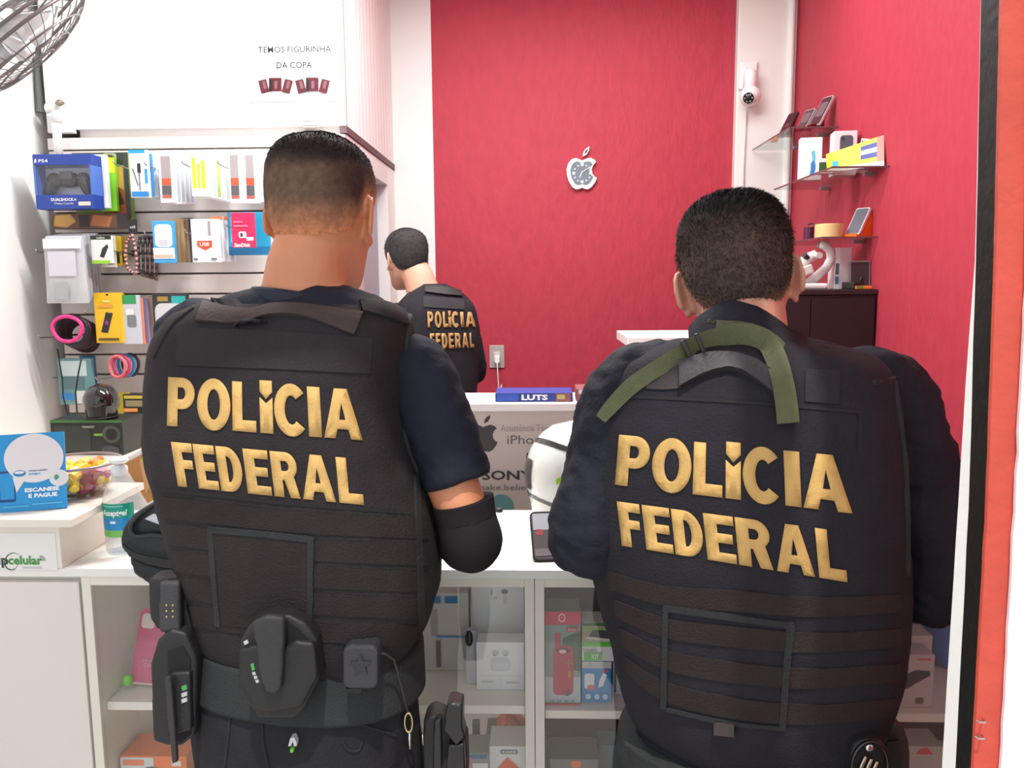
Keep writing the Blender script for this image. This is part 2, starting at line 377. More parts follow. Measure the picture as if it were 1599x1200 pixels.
pack('game_pack', 'brown flame printed box lowest under the blue controller box', 'pack', (82, 333, 199, 358), 2.955, .03, (112, 78, 58),
     [('poly', (214, 170, 90), [(.02, .2), (.2, .1), (.32, .5), (.25, .95), (.05, .9)]), ('poly', (196, 120, 70), [(.5, .2), (.75, .1), (.8, .8), (.55, .9)]), ('rect', (54, 42, 42), .36, .1, .5, .9), ('rect', (66, 60, 62), .86, 0, 1, 1)])
hook(120, 242, .2, 'the blue controller box')
pack('cable_pack', 'front white cable pack with a blue header and black plug', 'pack', (205, 234, 230, 309), 2.87, .012, (240, 242, 244),
     [('rect', (40, 160, 225), 0, .93, .85, 1), ('rect', (40, 130, 205), .05, .02, .95, .13), ('rr', (40, 42, 46), .42, .52, .6, .72), ('poly', (60, 62, 66), [(.48, .15), (.53, .15), (.53, .55), (.48, .55)]), ('poly', (60, 62, 66), [(.15, .62), (.2, .62), (.45, .25), (.4, .25)]), ('rect', (60, 150, 220), .8, .3, .95, .6)])
for i in range(3):
    pack('cable_pack', ORD[i]+' cable pack from the front on the blue header hook', 'pack', (219+8*i, 240, 236+8*i, 307+2*i), 2.9+.032*i, .01, ((70, 150, 215), (225, 232, 238), (210, 218, 222))[i], [('rect', (235, 238, 240), .1, .1, .55, .9)])
hook(217, 236, .19, 'the blue header cable packs')
pack('cable_pack', 'white cable pack with grey and red strip, front of left hook', 'pack', (251, 240, 271, 317), 2.88, .012, (238, 232, 232),
     [('rect', (160, 150, 152), .15, .5, .75, .95), ('rect', (235, 86, 60), .15, .36, .75, .5), ('rect', (90, 88, 92), .15, .16, .75, .35), ('rect', (205, 90, 80), .15, .1, .75, .15)])
for i in range(5):
    pack('cable_pack', ORD[i]+' plain white cable pack from the front of the left strip hook', 'pack', (261+7*i, 239, 272+7*i, 319), 2.9+.022*i, .009, (236-4*(i % 2), 236-3*i, 240), [('rect', (200, 206, 214), .65, .04, .95, .96), ('rect', (232, 180, 186), .2, .95, .6, 1)])
hook(262, 237, .19, 'the left strip cable packs')
pack('cable_pack', 'white pack with three yellow bars at the middle of the top row', 'pack', (300, 243, 322, 307), 2.88, .012, (242, 242, 238),
     [('rect', (232, 196, 40), .1, .2, .3, .95), ('rect', (238, 206, 60), .38, .2, .58, .8), ('rect', (232, 196, 40), .66, .2, .88, .88)])
for i in range(5):
    pack('cable_pack', ORD[i]+' fanned white pack from the front behind the yellow barred pack', 'pack', (315+7*i, 236+3*i, 329+7*i, 308+2*i), 2.9+.023*i, .008, (238, 240-2*i, 240), [('rect', ((206, 214, 220), (200, 218, 214), (190, 214, 120))[i % 3], .7, .05, .95, .9)])
hook(318, 236, .19, 'the yellow barred packs')
for i in range(2):
    pack('cable_pack', ('front', 'second')[i]+' grey and red strip cable pack on the hook beside the tall officer', 'pack', (360+24*i, 238, 379+24*i, 318), 2.87+.05*i, .012, (236, 232, 234),
         [('rect', (160, 152, 156), .1, .5, .65, .95), ('rect', (235, 86, 56), .1, .36, .65, .5), ('rect', (92, 90, 94), .1, .16, .65, .35), ('rect', (205, 90, 80), .1, .1, .65, .15)])
for i in range(3):
    pack('cable_pack', ORD[i]+' pale blue pack between the grey and red strip packs', 'pack', ((378, 240, 386, 316), (402, 240, 411, 316), (410, 242, 422, 314))[i], 2.93+.03*i, .01, (208, 220, 230), [('rect', (235, 236, 240), .1, .1, .5, .9)])
hook(370, 236, .19, 'the grey and red strip packs')
# --- row 2
def bag(label, r, Y, tint, milk, items=()):
    x, z, w_, h_ = rect_at(*r, Y)
    n, m = 10, 14; vs = []; fs = []
    for s in (-1, 1):
        for j in range(m+1):
            for i in range(n+1):
                u, v = i/n-.5, j/m
                b = max(0, 1-(2*u)**4)*max(0, 1-(2*(v-.45))**4)*.009
                vs.append((u*w_*(1-.06*v), s*(.0008+b)+.003*noise.noise(Vector((u*6, v*7+len(label) % 5, s))), v*h_))
    for s in range(2):
        o0 = s*(n+1)*(m+1)
        for j in range(m):
            for i in range(n):
                a = o0+j*(n+1)+i; fs.append((a, a+1, a+n+2, a+n+1))
    me = bpy.data.meshes.new('bag'); me.from_pydata(vs, [], fs)
    o = link('plastic_bag', me, Mglass(tint, 1.0, 1.4, milk), smooth=True); o.location = (x, Y, z); tag(o, label, 'bag')
    prints(o, w_, h_, -.012, items)
    MB().box(-w_*.45, -.012, h_*.84, w_*.45, -.0105, h_*.99, .0005).obj('seal_strip', M((226, 228, 232), .3), o)
    return o
bag('front clear plastic bag with a grey picture, under the blue controller box', (74, 372, 132, 474), 2.83, (230, 232, 238), .55, [('poly', (168, 172, 176), [(.25, .08), (.55, .05), (.6, .25), (.5, .33), (.28, .3)]), ('rect', (205, 206, 214), .15, .42, .8, .8)])
for i in range(5):
    bag(ORD[i]+' clear plastic bag from the front in the left bag stack', (79+6*i, 368-i, 134+5*i, 471-2*i), 2.856+.027*i, (224, 226, 234), .5, [('rect', (190-8*i, 192-8*i, 204-4*i), .5, .1, .9, .8)])
hook(105, 366, .2, 'the clear plastic bags')
pack('charger_pack', 'black topped white and green charger pack beside the clear bags', 'pack', (144, 368, 173, 412), 2.86, .014, (232, 234, 230), [('rect', (40, 42, 40), 0, .86, 1, 1), ('poly', (44, 46, 48), [(.4, .25), (.6, .2), (.85, .6), (.8, .7), (.55, .55)]), ('rect', (150, 205, 60), 0, 0, .9, .12), ('txt', (210, 212, 200), 'cabo', .3, .89, .7, .97)])
for i in range(3):
    pack('charger_pack', ORD[i]+' pack behind the white and green charger pack', 'pack', (158+8*i, 368+i, 178+9*i, 418-2*i), 2.9+.035*i, .01, ((205, 200, 190), (214, 184, 40), (190, 160, 60))[i], [('rect', (60, 58, 52), .5, .1, .9, .5)])
hook(160, 366, .19, 'the white and green charger packs')
pack('phone_strap_card', 'small black card hanging over the braided straps', 'card', (201, 343, 213, 366), 2.9, .004, (30, 30, 34), [('txt', (200, 200, 210), 'cell', .2, .4, .8, .6)])
def strap(label, pts, col, col2, Y, rad):
    P = [pix(x, y, Y=Y) for x, y in pts]
    c = P[0].copy(); Q = []
    for i in range(len(P)-1):
        for k in range(6):
            t = k/6; Q.append(P[i].lerp(P[i+1], t))
    Q.append(P[-1])
    o = empty('braided_strap', c, label, 'strap')
    for n_, c_, par in (('cord', col, 0), ('twist', col2, 1)):
        mb = MB()
        if par == 0: mb.tube([q-c for q in Q], rad, 8)
        else:
            for i in range(0, len(Q)-1, 2): mb.tube([Q[i]-c, Q[i+1]-c], rad*1.12, 8)
        mb.obj(n_, M(c_, .6), o, smooth=True)
strap('pink and brown braided strap hanging in a loop', [(206, 366), (198, 378), (195, 400), (200, 420), (212, 429), (214, 410), (211, 385), (206, 366)], (224, 158, 150), (96, 66, 70), 2.9, .005)
for i, c_ in enumerate(((46, 44, 50), (60, 50, 52), (74, 40, 52), (84, 66, 66))):
    x = 219+7*i
    strap(ORD[i]+' braided strap along the hook, '+('black', 'charcoal', 'plum', 'brown')[i], [(x, 368), (x-3, 390), (x-2, 420+3*i), (x+4, 432+2*i), (x+5, 405), (x+3, 368)], c_, (c_[0]+40, c_[1]+36, c_[2]+34), 2.93+.025*i, .005)
hook(210, 364, .17, 'the braided straps')
pack('charger_box', 'blue framed charger box with a white plug in its window', 'pack', (241, 345, 270, 411), 2.87, .02, (64, 160, 220), [('rr', (228, 234, 240), .1, .38, .92, .92), ('rr', (246, 246, 248), .25, .55, .75, .85), ('rect', (196, 200, 206), .3, .42, .7, .55), ('rect', (238, 238, 240), 0, .1, 1, .36), ('rect', (214, 180, 160), .05, .12, .9, .2)])
for i in range(4):
    pack('charger_box', ORD[i]+' charger box from the front behind the blue framed one', 'pack', (266+7*i, 343-i, 277+7*i, 410), 2.9+.03*i, .018, ((150, 126, 92), (164, 138, 100), (140, 116, 90), (96, 104, 130))[i], [('rect', (112, 92, 66), .1, .1, .4, .9)])
hook(262, 340, .19, 'the blue framed charger boxes')
pack('charger_box', 'white charger box with a red badge and a grey plug', 'pack', (301, 342, 340, 410), 2.87, .022, (240, 238, 236), [('rr', (226, 226, 228), .15, .55, .62, .95), ('rect', (150, 146, 150), .62, .62, .72, .95), ('poly', (226, 80, 56), [(.2, .5), (.75, .5), (.75, .36), (.48, .28), (.2, .38)]), ('txt', (245, 230, 226), 'USB', .3, .38, .65, .46), ('rect', (110, 112, 116), .05, .05, .2, .1), ('rect', (110, 112, 116), .7, .05, .9, .1)])
for i in range(3):
    pack('charger_box', ORD[i]+' white charger box from the front behind the red badge one', 'pack', (333+8*i, 338, 347+8*i, 409), 2.905+.03*i, .018, (232-5*i, 232-4*i, 236), [('rect', (236, 120, 80), 0, .92, 1, 1), ('rect', (198, 202, 210), .5, .1, .85, .85)])
hook(322, 337, .19, 'the red badge charger boxes')
pack('card_pack', 'crimson memory card pack with white lettering near the ear of the tall officer', 'pack', (363, 332, 397, 387), 2.86, .008, (222, 40, 90), [('rr', (242, 225, 225), .3, .28, .62, .46), ('rr', (90, 60, 70), .36, .31, .48, .42), ('rr', (246, 240, 240), .62, .2, .92, .3), ('txt', (245, 240, 240), 'SanDisk', .1, .02, .78, .13, .03), ('rect', (240, 130, 160), .1, .6, .7, .64), ('rect', (240, 130, 160), .1, .72, .5, .75)])
pack('card_pack', 'turquoise memory card pack behind the crimson one', 'pack', (358, 331, 420, 399), 2.93, .01, (40, 150, 190), [('rect', (26, 110, 160), 0, 0, 1, .2), ('rect', (90, 190, 220), .05, .3, .5, .9)])
hook(380, 328, .17, 'the memory card packs')
# --- row 3
def ring(name, label, cx, cy, rx, rz, Y, rad, col, sl=0, cat='cable coil', mat=None):
    c = pix(cx, cy, Y=Y); s = Y/F
    pts = [(rx*s*math.cos(2*PI*k/28)*(1+.05*math.sin(3*2*PI*k/28)), sl*rx*s*math.cos(2*PI*k/28), rz*s*math.sin(2*PI*k/28)) for k in range(28)]
    o = MB().tube(pts, rad, 8, closed=True).obj(name, mat or M(col, .5), smooth=True)
    o.location = c; return tag(o, label, cat)
ring('headband_coil', 'hot pink coiled cable, front of the coil stack', 105, 514, 24, 20, 2.83, .007, (232, 60, 140))
for i, c_ in enumerate(((36, 34, 40), (70, 30, 48), (40, 36, 42), (90, 28, 50), (38, 34, 38), (80, 30, 46))):
    ring('headband_coil', ORD[i]+' coil behind the hot pink coil, '+('black', 'wine', 'black', 'wine', 'black', 'wine')[i], 113+4*i, 516+2*i, 24, 23, 2.858+.024*i, .008, c_)
hook(108, 492, .2, 'the pink and black coils')
pack('phone_glass_pack', 'yellow screen protector pack printed with a black phone', 'pack', (151, 458, 188, 536), 2.87, .016, (232, 186, 30), [('ell', (60, 50, 20), .46, .95, .56, .99), ('poly', (36, 34, 40), [(.2, .22), (.45, .2), (.68, .6), (.42, .62)]), ('ell', (130, 60, 130), .36, .36, .5, .46), ('rect', (250, 220, 120), .35, .82, .6, .86), ('rect', (90, 76, 30), .1, .05, .85, .1), ('rect', (236, 160, 60), .2, .72, .7, .78)])
for i in range(2): pack('phone_glass_pack', ORD[i]+' yellow screen protector pack from the front', 'pack', (156+5*i, 457, 190+2*i, 535), 2.9+.03*i, .014, (214-10*i, 172-10*i, 36), [('rect', (240, 200, 60), .8, .1, .95, .9)])
hook(172, 457, .18, 'the yellow screen protector packs')
pack('case_pack', 'clear phone case pack with a green header', 'pack', (193, 461, 216, 538), 2.88, .014, (196, 200, 210), [('rect', (50, 150, 90), .05, .82, .85, 1), ('rr', (120, 124, 132), .3, .35, .8, .6), ('rr', (226, 226, 228), .25, .6, .7, .72)])
for i, (c_, n_) in enumerate((((244, 140, 100), 'orange'), ((140, 130, 170), 'violet'), ((206, 176, 160), 'beige'), ((110, 112, 122), 'grey'))):
    pack('case_pack', n_+' phone case pack behind the green header pack', 'pack', (214+7*i, 466-i, 221+8*i, 538-2*i), 2.905+.028*i, .012, c_, [('rect', (c_[0]-30, c_[1]-30, c_[2]-30), .2, .1, .6, .9)])
hook(205, 458, .17, 'the green header phone cases')
pack('frame_pack', 'black framed tempered glass pack with a teal corner behind the shoulder of the tall officer', 'pack', (241, 458, 292, 520), 2.93, .016, (54, 54, 58), [('rr', (206, 206, 212), .06, .02, .9, .75), ('rect', (176, 146, 60), .15, .8, .45, .92), ('rect', (40, 176, 176), .55, .75, .95, .93)])
hook(262, 457, .1, 'the black framed glass pack')
# --- rows 4, 5
pack('cable_bag', 'teal and white bagged cable hanging low in the corner', 'pack', (94, 560, 142, 632), 2.9, .018, (104, 146, 152), [('rect', (196, 214, 216), .1, .62, .85, .95), ('rect', (60, 130, 190), .05, .1, .5, .25), ('rect', (214, 214, 208), .5, .02, .95, .3), ('rect', (90, 120, 124), .15, .35, .75, .6)])
pack('cable_bag', 'blue edged bagged cable behind the teal and white one', 'pack', (128, 556, 146, 616), 2.96, .014, (44, 106, 158), [('rect', (30, 80, 130), .1, .1, .6, .6)])
hook(118, 553, .16, 'the bagged cables')
cb = [pix(x, y, Y=2.86) for x, y in ((128, 556), (123, 580), (118, 612), (120, 640), (121, 655))]
o = MB().tube(cb, .0028, 8).obj('charging_cable', M((28, 28, 30), .5), smooth=True); tag(o, 'thin black cable dangling beside the teal bagged cable', 'cable')
cb = [pix(x, y, Y=2.9) for x, y in ((90, 545), (97, 590), (99, 620), (108, 658))]
o = MB().tube(cb, .0028, 8).obj('charging_cable', M((44, 40, 42), .5), smooth=True); tag(o, 'dark cable hanging along the corner left of the teal bagged cable', 'cable')
for i, (c_, n_) in enumerate((((214, 110, 118), 'salmon'), ((196, 60, 100), 'raspberry'), ((56, 130, 190), 'blue'), ((40, 44, 60), 'navy'))):
    ring('cable_coil', n_+' small cable coil on the hook above the black helmet', 183+7*i, 573-i, 13, 17, 2.87+.03*i, .006, c_)
hook(190, 554, .19, 'the small cable coils')
pack('accessory_pack', 'bright yellow pack hanging behind the black helmet', 'pack', (176, 614, 200, 668), 2.965, .016, (222, 196, 30))
pack('accessory_pack', 'dark pack with a yellow band and orange strip beside the yellow pack', 'pack', (196, 616, 232, 684), 2.945, .03, (48, 48, 52), [('rect', (206, 186, 60), .05, .9, .9, .97), ('rect', (150, 140, 100), .1, .72, .8, .86), ('rect', (236, 150, 80), .02, .6, .55, .68), ('rr', (90, 120, 150), .1, .1, .8, .38), ('rect', (170, 160, 160), .5, .45, .8, .54)])
hook(205, 614, .11, 'the dark and yellow packs')

# low cabinet below the slat wall
lc = empty('low_cabinet', (-1.28, 2.78, 0), 'low white cabinet below the slatted accessory wall', 'cabinet')
MB().box(-.585, -.24, .0, .56, .24, .925).obj('carcass', LAM, lc); MB().box(-.586, -.25, .926, .562, .243, .945, .002).obj('cabinet_top', LAM, lc)
for k in range(3):
    d_ = MB().box(-.575+k*.378, -.256, .05, -.205+k*.378, -.2405, .915, .002).obj('door', LAM, lc)
    MB().tube([(-.23+k*.378, -.257, .6), (-.23+k*.378, -.275, .6), (-.23+k*.378, -.275, .7), (-.23+k*.378, -.257, .7)], .004).obj('handle', HOOKM, d_)
x, z, w_, h_ = rect_at(82, 661, 192, 728, 2.62)
gb = carton('headset_box', 'large black and green boxed headset under the black helmet', 'box', (x, 2.69, .946), (w_*.97, .14, max(.12, z+h_-.946)), (34, 40, 36),
    [('rect', (66, 120, 60), 0, .93, 1, 1), ('rect', (52, 58, 54), .05, .1, .55, .85), ('rect', (120, 170, 70), .6, .55, .85, .62), ('txt', (190, 200, 190), 'HEADSET', .45, .78, .62, .84), ('ell', (70, 80, 70), .72, .35, .98, .85), ('ell', (24, 28, 26), .77, .43, .93, .77), ('rect', (90, 140, 80), .04, .6, .2, .66), ('ell', (64, 66, 70), .7, .0, .95, .28)])
def helm(c, r, col, label, visor, extra=None, yaw=0):
    o = empty('helmet', (c.x, c.y, c.z-r*.92), label, 'helmet', rot=(0, 0, yaw)); z = r*.92
    mb = MB(); rings = []
    for k in range(15):
        t = k/14; zz = -r*.92+t*1.92*r; q = math.sqrt(max(.0004, 1-((zz)/(r*1.0))**2)) if zz > -.2*r else .98-.15*((-.2*r-zz)/(.72*r))
        rings.append([Vector((q*r*.92*math.cos(a), q*r*1.05*math.sin(a), zz+z)) for a in [2*PI*j/28 for j in range(28)]])
    mb.loft(rings).obj('shell', M(col, .12, coat=.6), o, smooth=True)
    vm = MB(); vs = []
    for j in range(17):
        a = -PI/2-1.15+2.3*j/16
        for zz in (-.22*r, .12*r, .32*r):
            q = math.sqrt(1-(zz/r)**2); vs.append((q*r*.92*math.cos(a)*1.025, q*r*1.05*math.sin(a)*1.025, zz+z))
    vm.verts(vs, [(3*j+i, 3*j+3+i, 3*j+4+i, 3*j+1+i) for j in range(16) for i in range(2)]).obj('visor', M(visor, .05, coat=1), o, smooth=True)
    tr = MB().tube([(r*.80*math.cos(a), r*.92*math.sin(a), -r*.90+z) for a in [2*PI*j/28 for j in range(28)]], r*.05, 8, closed=True).obj('rim_trim', M((24, 24, 26), .5), o, smooth=True)
    return o
hp = pix(159, 636, Y=2.66); rr = .060
hp.z = .946+max(.12, z+h_-.946)+.0026+rr*.97
helm(hp, rr, (26, 27, 29), 'small glossy black helmet standing on the black and green box', (14, 15, 17))

# sign on the loft
p = pix(460, 106, Y=3.05)
sg = MB().box(-.17, -.003, -.12, .17, 0, .1, .0005).obj('paper_sign', M((244, 244, 244), .6)); sg.location = (p.x, 3.0495, p.z); tag(sg, 'white paper sign with two lines of capitals and red cards on the loft', 'sign')
GREY = (34, 33, 34)
def on_sign(px0, py0, px1, py1):
    a = pix(px0, py1, Y=3.046); b = pix(px1, py0, Y=3.046); return ((a.x-p.x)/.34+.5, (a.z-p.z+.12)/.22, (b.x-p.x)/.34+.5, (b.z-p.z+.12)/.22)
its = [('txt', GREY, 'TEMOS FIGURINHA', *on_sign(403, 71, 517, 83), .012), ('txt', GREY, 'DA COPA', *on_sign(432, 96, 487, 107), .012)]
def cardpoly(cx, cy, w2, h2, ang, fl):
    pts = []
    for dx, dy in ((-w2, -h2), (w2, -h2), (w2, h2), (-w2, h2)):
        pts.append((cx+dx*math.cos(ang)-dy*math.sin(ang), cy+dx*math.sin(ang)+dy*math.cos(ang)))
    out = []
    for x_, y_ in pts:
        q = pix(x_, y_, Y=3.046); out.append(((q.x-p.x)/.34+.5, (q.z-p.z+.12)/.22))
    return out
for gx in (430, 488):
    for dx, ang, w2, c_ in ((-18, -.25, 6.5, (84, 26, 38)), (0, 0, 10, (80, 18, 30)), (19, .25, 6.5, (84, 26, 38))):
        its.append(('poly', c_, cardpoly(gx+dx, 134-(2 if dx == 0 else -1), w2, 10.5, ang, 1)))
        its.append(('poly', (120, 80, 90), cardpoly(gx+dx+1, 133, 2.2, 6, ang, 1)))
        if dx == 0: its.append(('poly', (30, 14, 18), cardpoly(gx-7, 134, 2.5, 9, 0, 1)))
prints(sg, .34, .22, -.003, its, 0, -.12)
# emergency lamp, pipe and tap
p = pix(482, 184, Y=3.0)
el = empty('emergency_lamp', (p.x, 3.049, p.z), 'small white lamp unit on the loft above the tall officer', 'lamp')
MB().box(-.03, -.05, -.028, .03, 0, .03, .006).obj('lamp_body', M((240, 240, 238), .4), el); MB().box(-.022, -.053, -.012, .022, -.05, .016, .002).obj('lens', M((225, 228, 230), .2), el)
MB().box(-.024, -.046, -.034, .024, -.006, -.028, .002).obj('base_strip', M((206, 200, 180), .4), el)
p = pix(92, 245, Y=2.99); q = pix(92, 178, Y=2.99)
pp = empty('water_pipe', p, 'white plastic pipe with a brass tap beside the slat wall', 'pipe'); hh = q.z-p.z
MB().tube([(0, 0, .0), (0, 0, hh*.9)], .0155, 16).obj('pipe', M((246, 246, 246), .3), pp, smooth=True)
MB().tube([(-.03, 0, hh+.02), (.004, 0, hh+.02), (.004, 0, hh-.03)], .019, 14).obj('elbow', M((246, 246, 246), .3), pp, smooth=True)
MB().ell((.03, -.02, hh+.035), (.013, .013, .012), 12).obj('tap', M((150, 140, 120), .35, .8), pp, smooth=True)
MB().box(.02, -.035, hh+.026, .055, -.03, hh+.036, .002).obj('tap_lever', M((140, 132, 118), .35, .8), pp)

# wall fan, upper corner
fc = pix(24, 66, Y=2.2)
fan = empty('wall_fan', fc, 'white wall fan with a grey wire cage high in the corner', 'fan')
vd = ray(24, 66).normalized(); ax = (CR*.7-CU*.7); ax = (ax-vd*ax.dot(vd)).normalized(); ax = (ax*.99-vd*.14).normalized(); fa = ax.cross(Vector((0, 1, 0))).normalized(); fb = ax.cross(fa).normalized()
WIRE = M((120, 116, 118), .35, .6); R0 = .235
def fpt(r, a, h): return fa*(r*math.cos(a))+fb*(r*math.sin(a))+ax*h
def dome(r): return .055*(1-(r/R0)**3)
def cage(name, sgn):
    mb = MB()
    for r in (.06, .12, .175, R0): mb.tube([fpt(r, 2*PI*k/40, sgn*(.012+dome(r))) for k in range(40)], .0024 if r < R0 else .0045, 6, closed=True)
    mb.obj(name+'_rings', WIRE, fan, smooth=True)
    m2 = MB()
    for k in range(36): 
        a = 2*PI*k/36; m2.tube([fpt(r, a, sgn*(.012+dome(r))) for r in (.05, .1, .15, .2, R0)], .0013, 5)
    m2.obj(name+'_wires', WIRE, fan, smooth=True)
cage('front_cage', 1); cage('rear_cage', -1)
mm = MB().tube([ax*-.2, ax*-.19, ax*-.06, ax*-.04], [.03, .052, .055, .03], 20).obj('motor_housing', M((236, 236, 236), .35), fan, smooth=True)
MB().tube([ax*-.04, ax*.035, ax*.05], [.026, .03, .012], 16).obj('hub', M((232, 234, 238), .35), fan, smooth=True)
for k in range(3):
    rings = []
    for j in range(7):
        r = .03+.175*j/6; a0 = 2*PI*k/3+.9; wd = .1+.42*math.sin(PI*(.15+.75*j/6))
        rings.append([fpt(r, a0-wd, .018), fpt(r, a0, .002), fpt(r, a0+wd, -.02), fpt(r, a0, -.001)])
    MB().loft(rings).obj('blade', M((226, 230, 236), .3), fan, smooth=True)
wl = Vector((-1.868-fc.x, .05, .16))
MB().tube([ax*-.16, ax*-.2+Vector((-.05, .02, .06)), wl+Vector((.06, 0, 0)), wl], .016, 12).obj('wall_arm', M((232, 232, 232), .4), fan, smooth=True)
MB().box(wl.x, wl.y-.05, wl.z-.08, wl.x+.02, wl.y+.05, wl.z+.08, .004).obj('wall_plate', M((232, 232, 232), .4), fan)

# ceiling tube lamps (light set at the top), the rear one added as fill
for x_, y_, lb in ((-.42, 2.3, 'long tube lamp on the ceiling over the middle of the shop'), (.35, 3.15, 'added tube lamp on the ceiling brightening the red back wall')):
    t = empty('tube_or_fill_lamp', (x_, y_, 3.0), lb, 'lamp')
    MB().box(-.64, -.045, -.03, .64, .045, -.001, .004).obj('lamp_tray', M((240, 240, 240), .4), t)
    MB().tube([(-.6, 0, -.045), (.6, 0, -.045)], .012, 12).obj('tube', M((255, 252, 246), .4, emit=6), t, smooth=True)

# ------------------------------------------------------------------ right side: clock, camera, shelves, black cabinet
p = pix(909, 268, Y=4.03)
ck = empty('wall_clock', (p.x, 4.049, p.z), 'apple shaped wall clock with a white rim on the red wall', 'clock'); s = .152
MB().prism([(x*s, z*s) for x, z in APPLE], -.02, -.001).obj('rim', M((246, 246, 240), .35), ck)
MB().prism([(x*s, z*s) for x, z in LEAF], -.02, -.001).obj('leaf', M((246, 246, 240), .35), ck)
MB().prism([(x*s*.76, (z-.04)*s*.76+.004) for x, z in APPLE], -.0215, -.019).obj('dial', M((118, 132, 142), .3), ck)
MB().prism([(.125*s+(x-.125)*s*.5, .63*s+(z-.63)*s*.5) for x, z in LEAF], -.0215, -.019).obj('leaf_inlay', M((70, 92, 84), .3), ck)
for k in range(12):
    a = 2*PI*k/12; r_ = .27*s
    sz = .085 if k % 3 == 0 else .045
    MB().box(r_*math.sin(a)-sz*s*.55, -.0225, r_*math.cos(a)-sz*s*.55-.008, r_*math.sin(a)+sz*s*.55, -.0214, r_*math.cos(a)+sz*s*.55-.008).obj('hour_mark', M((206, 218, 226), .4), ck)
MB().prism([(-.1*s, -.13*s-.008), (-.075*s, -.15*s-.008), (.02*s, 0), (0, .015*s)], -.0242, -.0228).obj('hand', M((245, 245, 245), .4), ck)
MB().prism([(-.01*s, -.01*s), (.01*s, -.03*s), (.26*s, .13*s), (.25*s, .15*s)], -.0256, -.0244).obj('hand', M((226, 232, 236), .4), ck)
# outlet with charger
p = pix(776, 557, Y=4.05)
ot = empty('wall_socket', (p.x, 4.0495, p.z), 'grey wall socket plate on the red wall', 'socket')
MB().box(-.038, -.008, -.058, .038, 0, .058, .003).obj('plate', M((176, 170, 164), .5), ot)
MB().box(-.017, -.0105, -.026, .017, -.0075, .026, .002).obj('module', M((206, 202, 196), .4), ot)
ch = empty('phone_charger', (p.x+.003, 4.037, p.z-.012), 'white phone charger plugged into the grey socket', 'charger')
MB().box(-.013, -.032, -.018, .013, 0, .02, .004).obj('adapter', M((244, 244, 244), .3), ch)
pts = [(0, -.034, -.01), (.002, -.04, -.05), (.004, -.035, -.1), (.008, -.032, -.16), (-.01, -.04, -.24), (-.03, -.08, -.32)]
MB().tube(pts, .0028, 8).obj('cable', M((240, 240, 240), .4), ch, smooth=True)
MB().tube([(.008, -.03, -.15), (.022, -.04, -.125), (.02, -.045, -.17), (.004, -.042, -.2), (.02, -.036, -.16), (.004, -.045, -.14), (-.002, -.04, -.19)], .0034, 8).obj('cable_bundle', M((244, 244, 244), .4), ch, smooth=True)
# security camera
p = pix(1172, 146, Y=3.93)
sc_ = empty('security_camera', (p.x, 3.999, p.z), 'white dome security camera on the white pillar', 'camera')
MB().box(-.042, -.02, .03, .042, 0, .16, .006).obj('wall_bracket', M((246, 246, 246), .35), sc_)
MB().tube([(0, -.05, .02), (0, -.05, .1), (0, -.05, .115)], [.033, .03, .02], 20).obj('neck', M((246, 246, 246), .3), sc_, smooth=True)
MB().ell((0, -.06, -.01), (.048, .048, .048), 24).obj('head', M((246, 246, 246), .25), sc_, smooth=True)
ld = Vector((-.35, -.85, -.35)).normalized(); b0 = Vector((0, -.06, -.01))
MB().tube([b0+ld*.032, b0+ld*.05], .03, 20).obj('face_ring', M((238, 238, 240), .3), sc_, smooth=True)
MB().tube([b0+ld*.048, b0+ld*.0515], .025, 20).obj('lens', M((30, 36, 36), .1), sc_, smooth=True)
u_ = ld.cross(Vector((0, 0, 1))).normalized(); v_ = u_.cross(ld)
for k in range(6): MB().tube([b0+ld*.051+(u_*math.cos(k*PI/3)+v_*math.sin(k*PI/3))*.017, b0+ld*.0528+(u_*math.cos(k*PI/3)+v_*math.sin(k*PI/3))*.017], .004, 8).obj('infrared_lamp', M((150, 160, 150), .2), sc_)
cbp = [(p.x-.005, 3.985, p.z-.06), (p.x-.008, 3.99, p.z-.3), (p.x-.006, 3.99, p.z-.75)]
o = MB().tube(cbp, .004, 8).obj('camera_cable', M((222, 224, 222), .5), smooth=True); tag(o, 'thin pale cable running down the white pillar', 'cable')

SH = Mglass((238, 244, 242), .55)
def glass_shelf(z, y0, y1, label, x0=1.03):
    o = empty('glass_shelf', (1.23, y0, z), label, 'shelf')
    MB().box(x0-1.23, 0, -.006, -.001, y1-y0, 0, .0008).obj('pane', SH, o)
    e = MB(); e.box(x0-1.2312, 0, -.0062, x0-1.2296, y1-y0, .0002); e.box(x0-1.23, -.0012, -.0062, -.001, .0004, .0002)
    e.obj('polished_edge', M((110, 76, 80), .15), o)
    for yy in (.12, (y1-y0)-.12):
        MB().box(-.045, yy-.012, -.02, -.0005, yy+.012, -.0065, .002).obj('bracket', M((150, 140, 140), .35, .6), o)
    return o
glass_shelf(2.139, 3.416, 3.985, 'upper glass shelf on the red wall, carrying the phones')
glass_shelf(1.911, 2.909, 3.6, 'lower glass shelf on the red wall, carrying white boxes and the yellow flyer')
glass_shelf(1.672, 2.98, 3.6, 'lowest glass shelf on the red wall, just above the black cabinet')
def phone(label, loc, size, yaw, tilt, screen, body, lens=False, name='phone', items=()):
    """leaning phone, base at loc"""
    w_, h_ = size; t = .009
    o = empty(name, loc, label, 'phone', rot=(-tilt, 0, yaw))
    MB().prism(rrect(-w_/2, 0, w_/2, h_, w_*.13), 0, t).obj('body', M(body, .25), o)
    MB().prism(rrect(-w_/2+.003, .004, w_/2-.003, h_-.004, w_*.11), -.0012, -.0001).obj('screen', M(screen, .08), o)
    prints(o, w_, h_, -.0012, items)
    return o
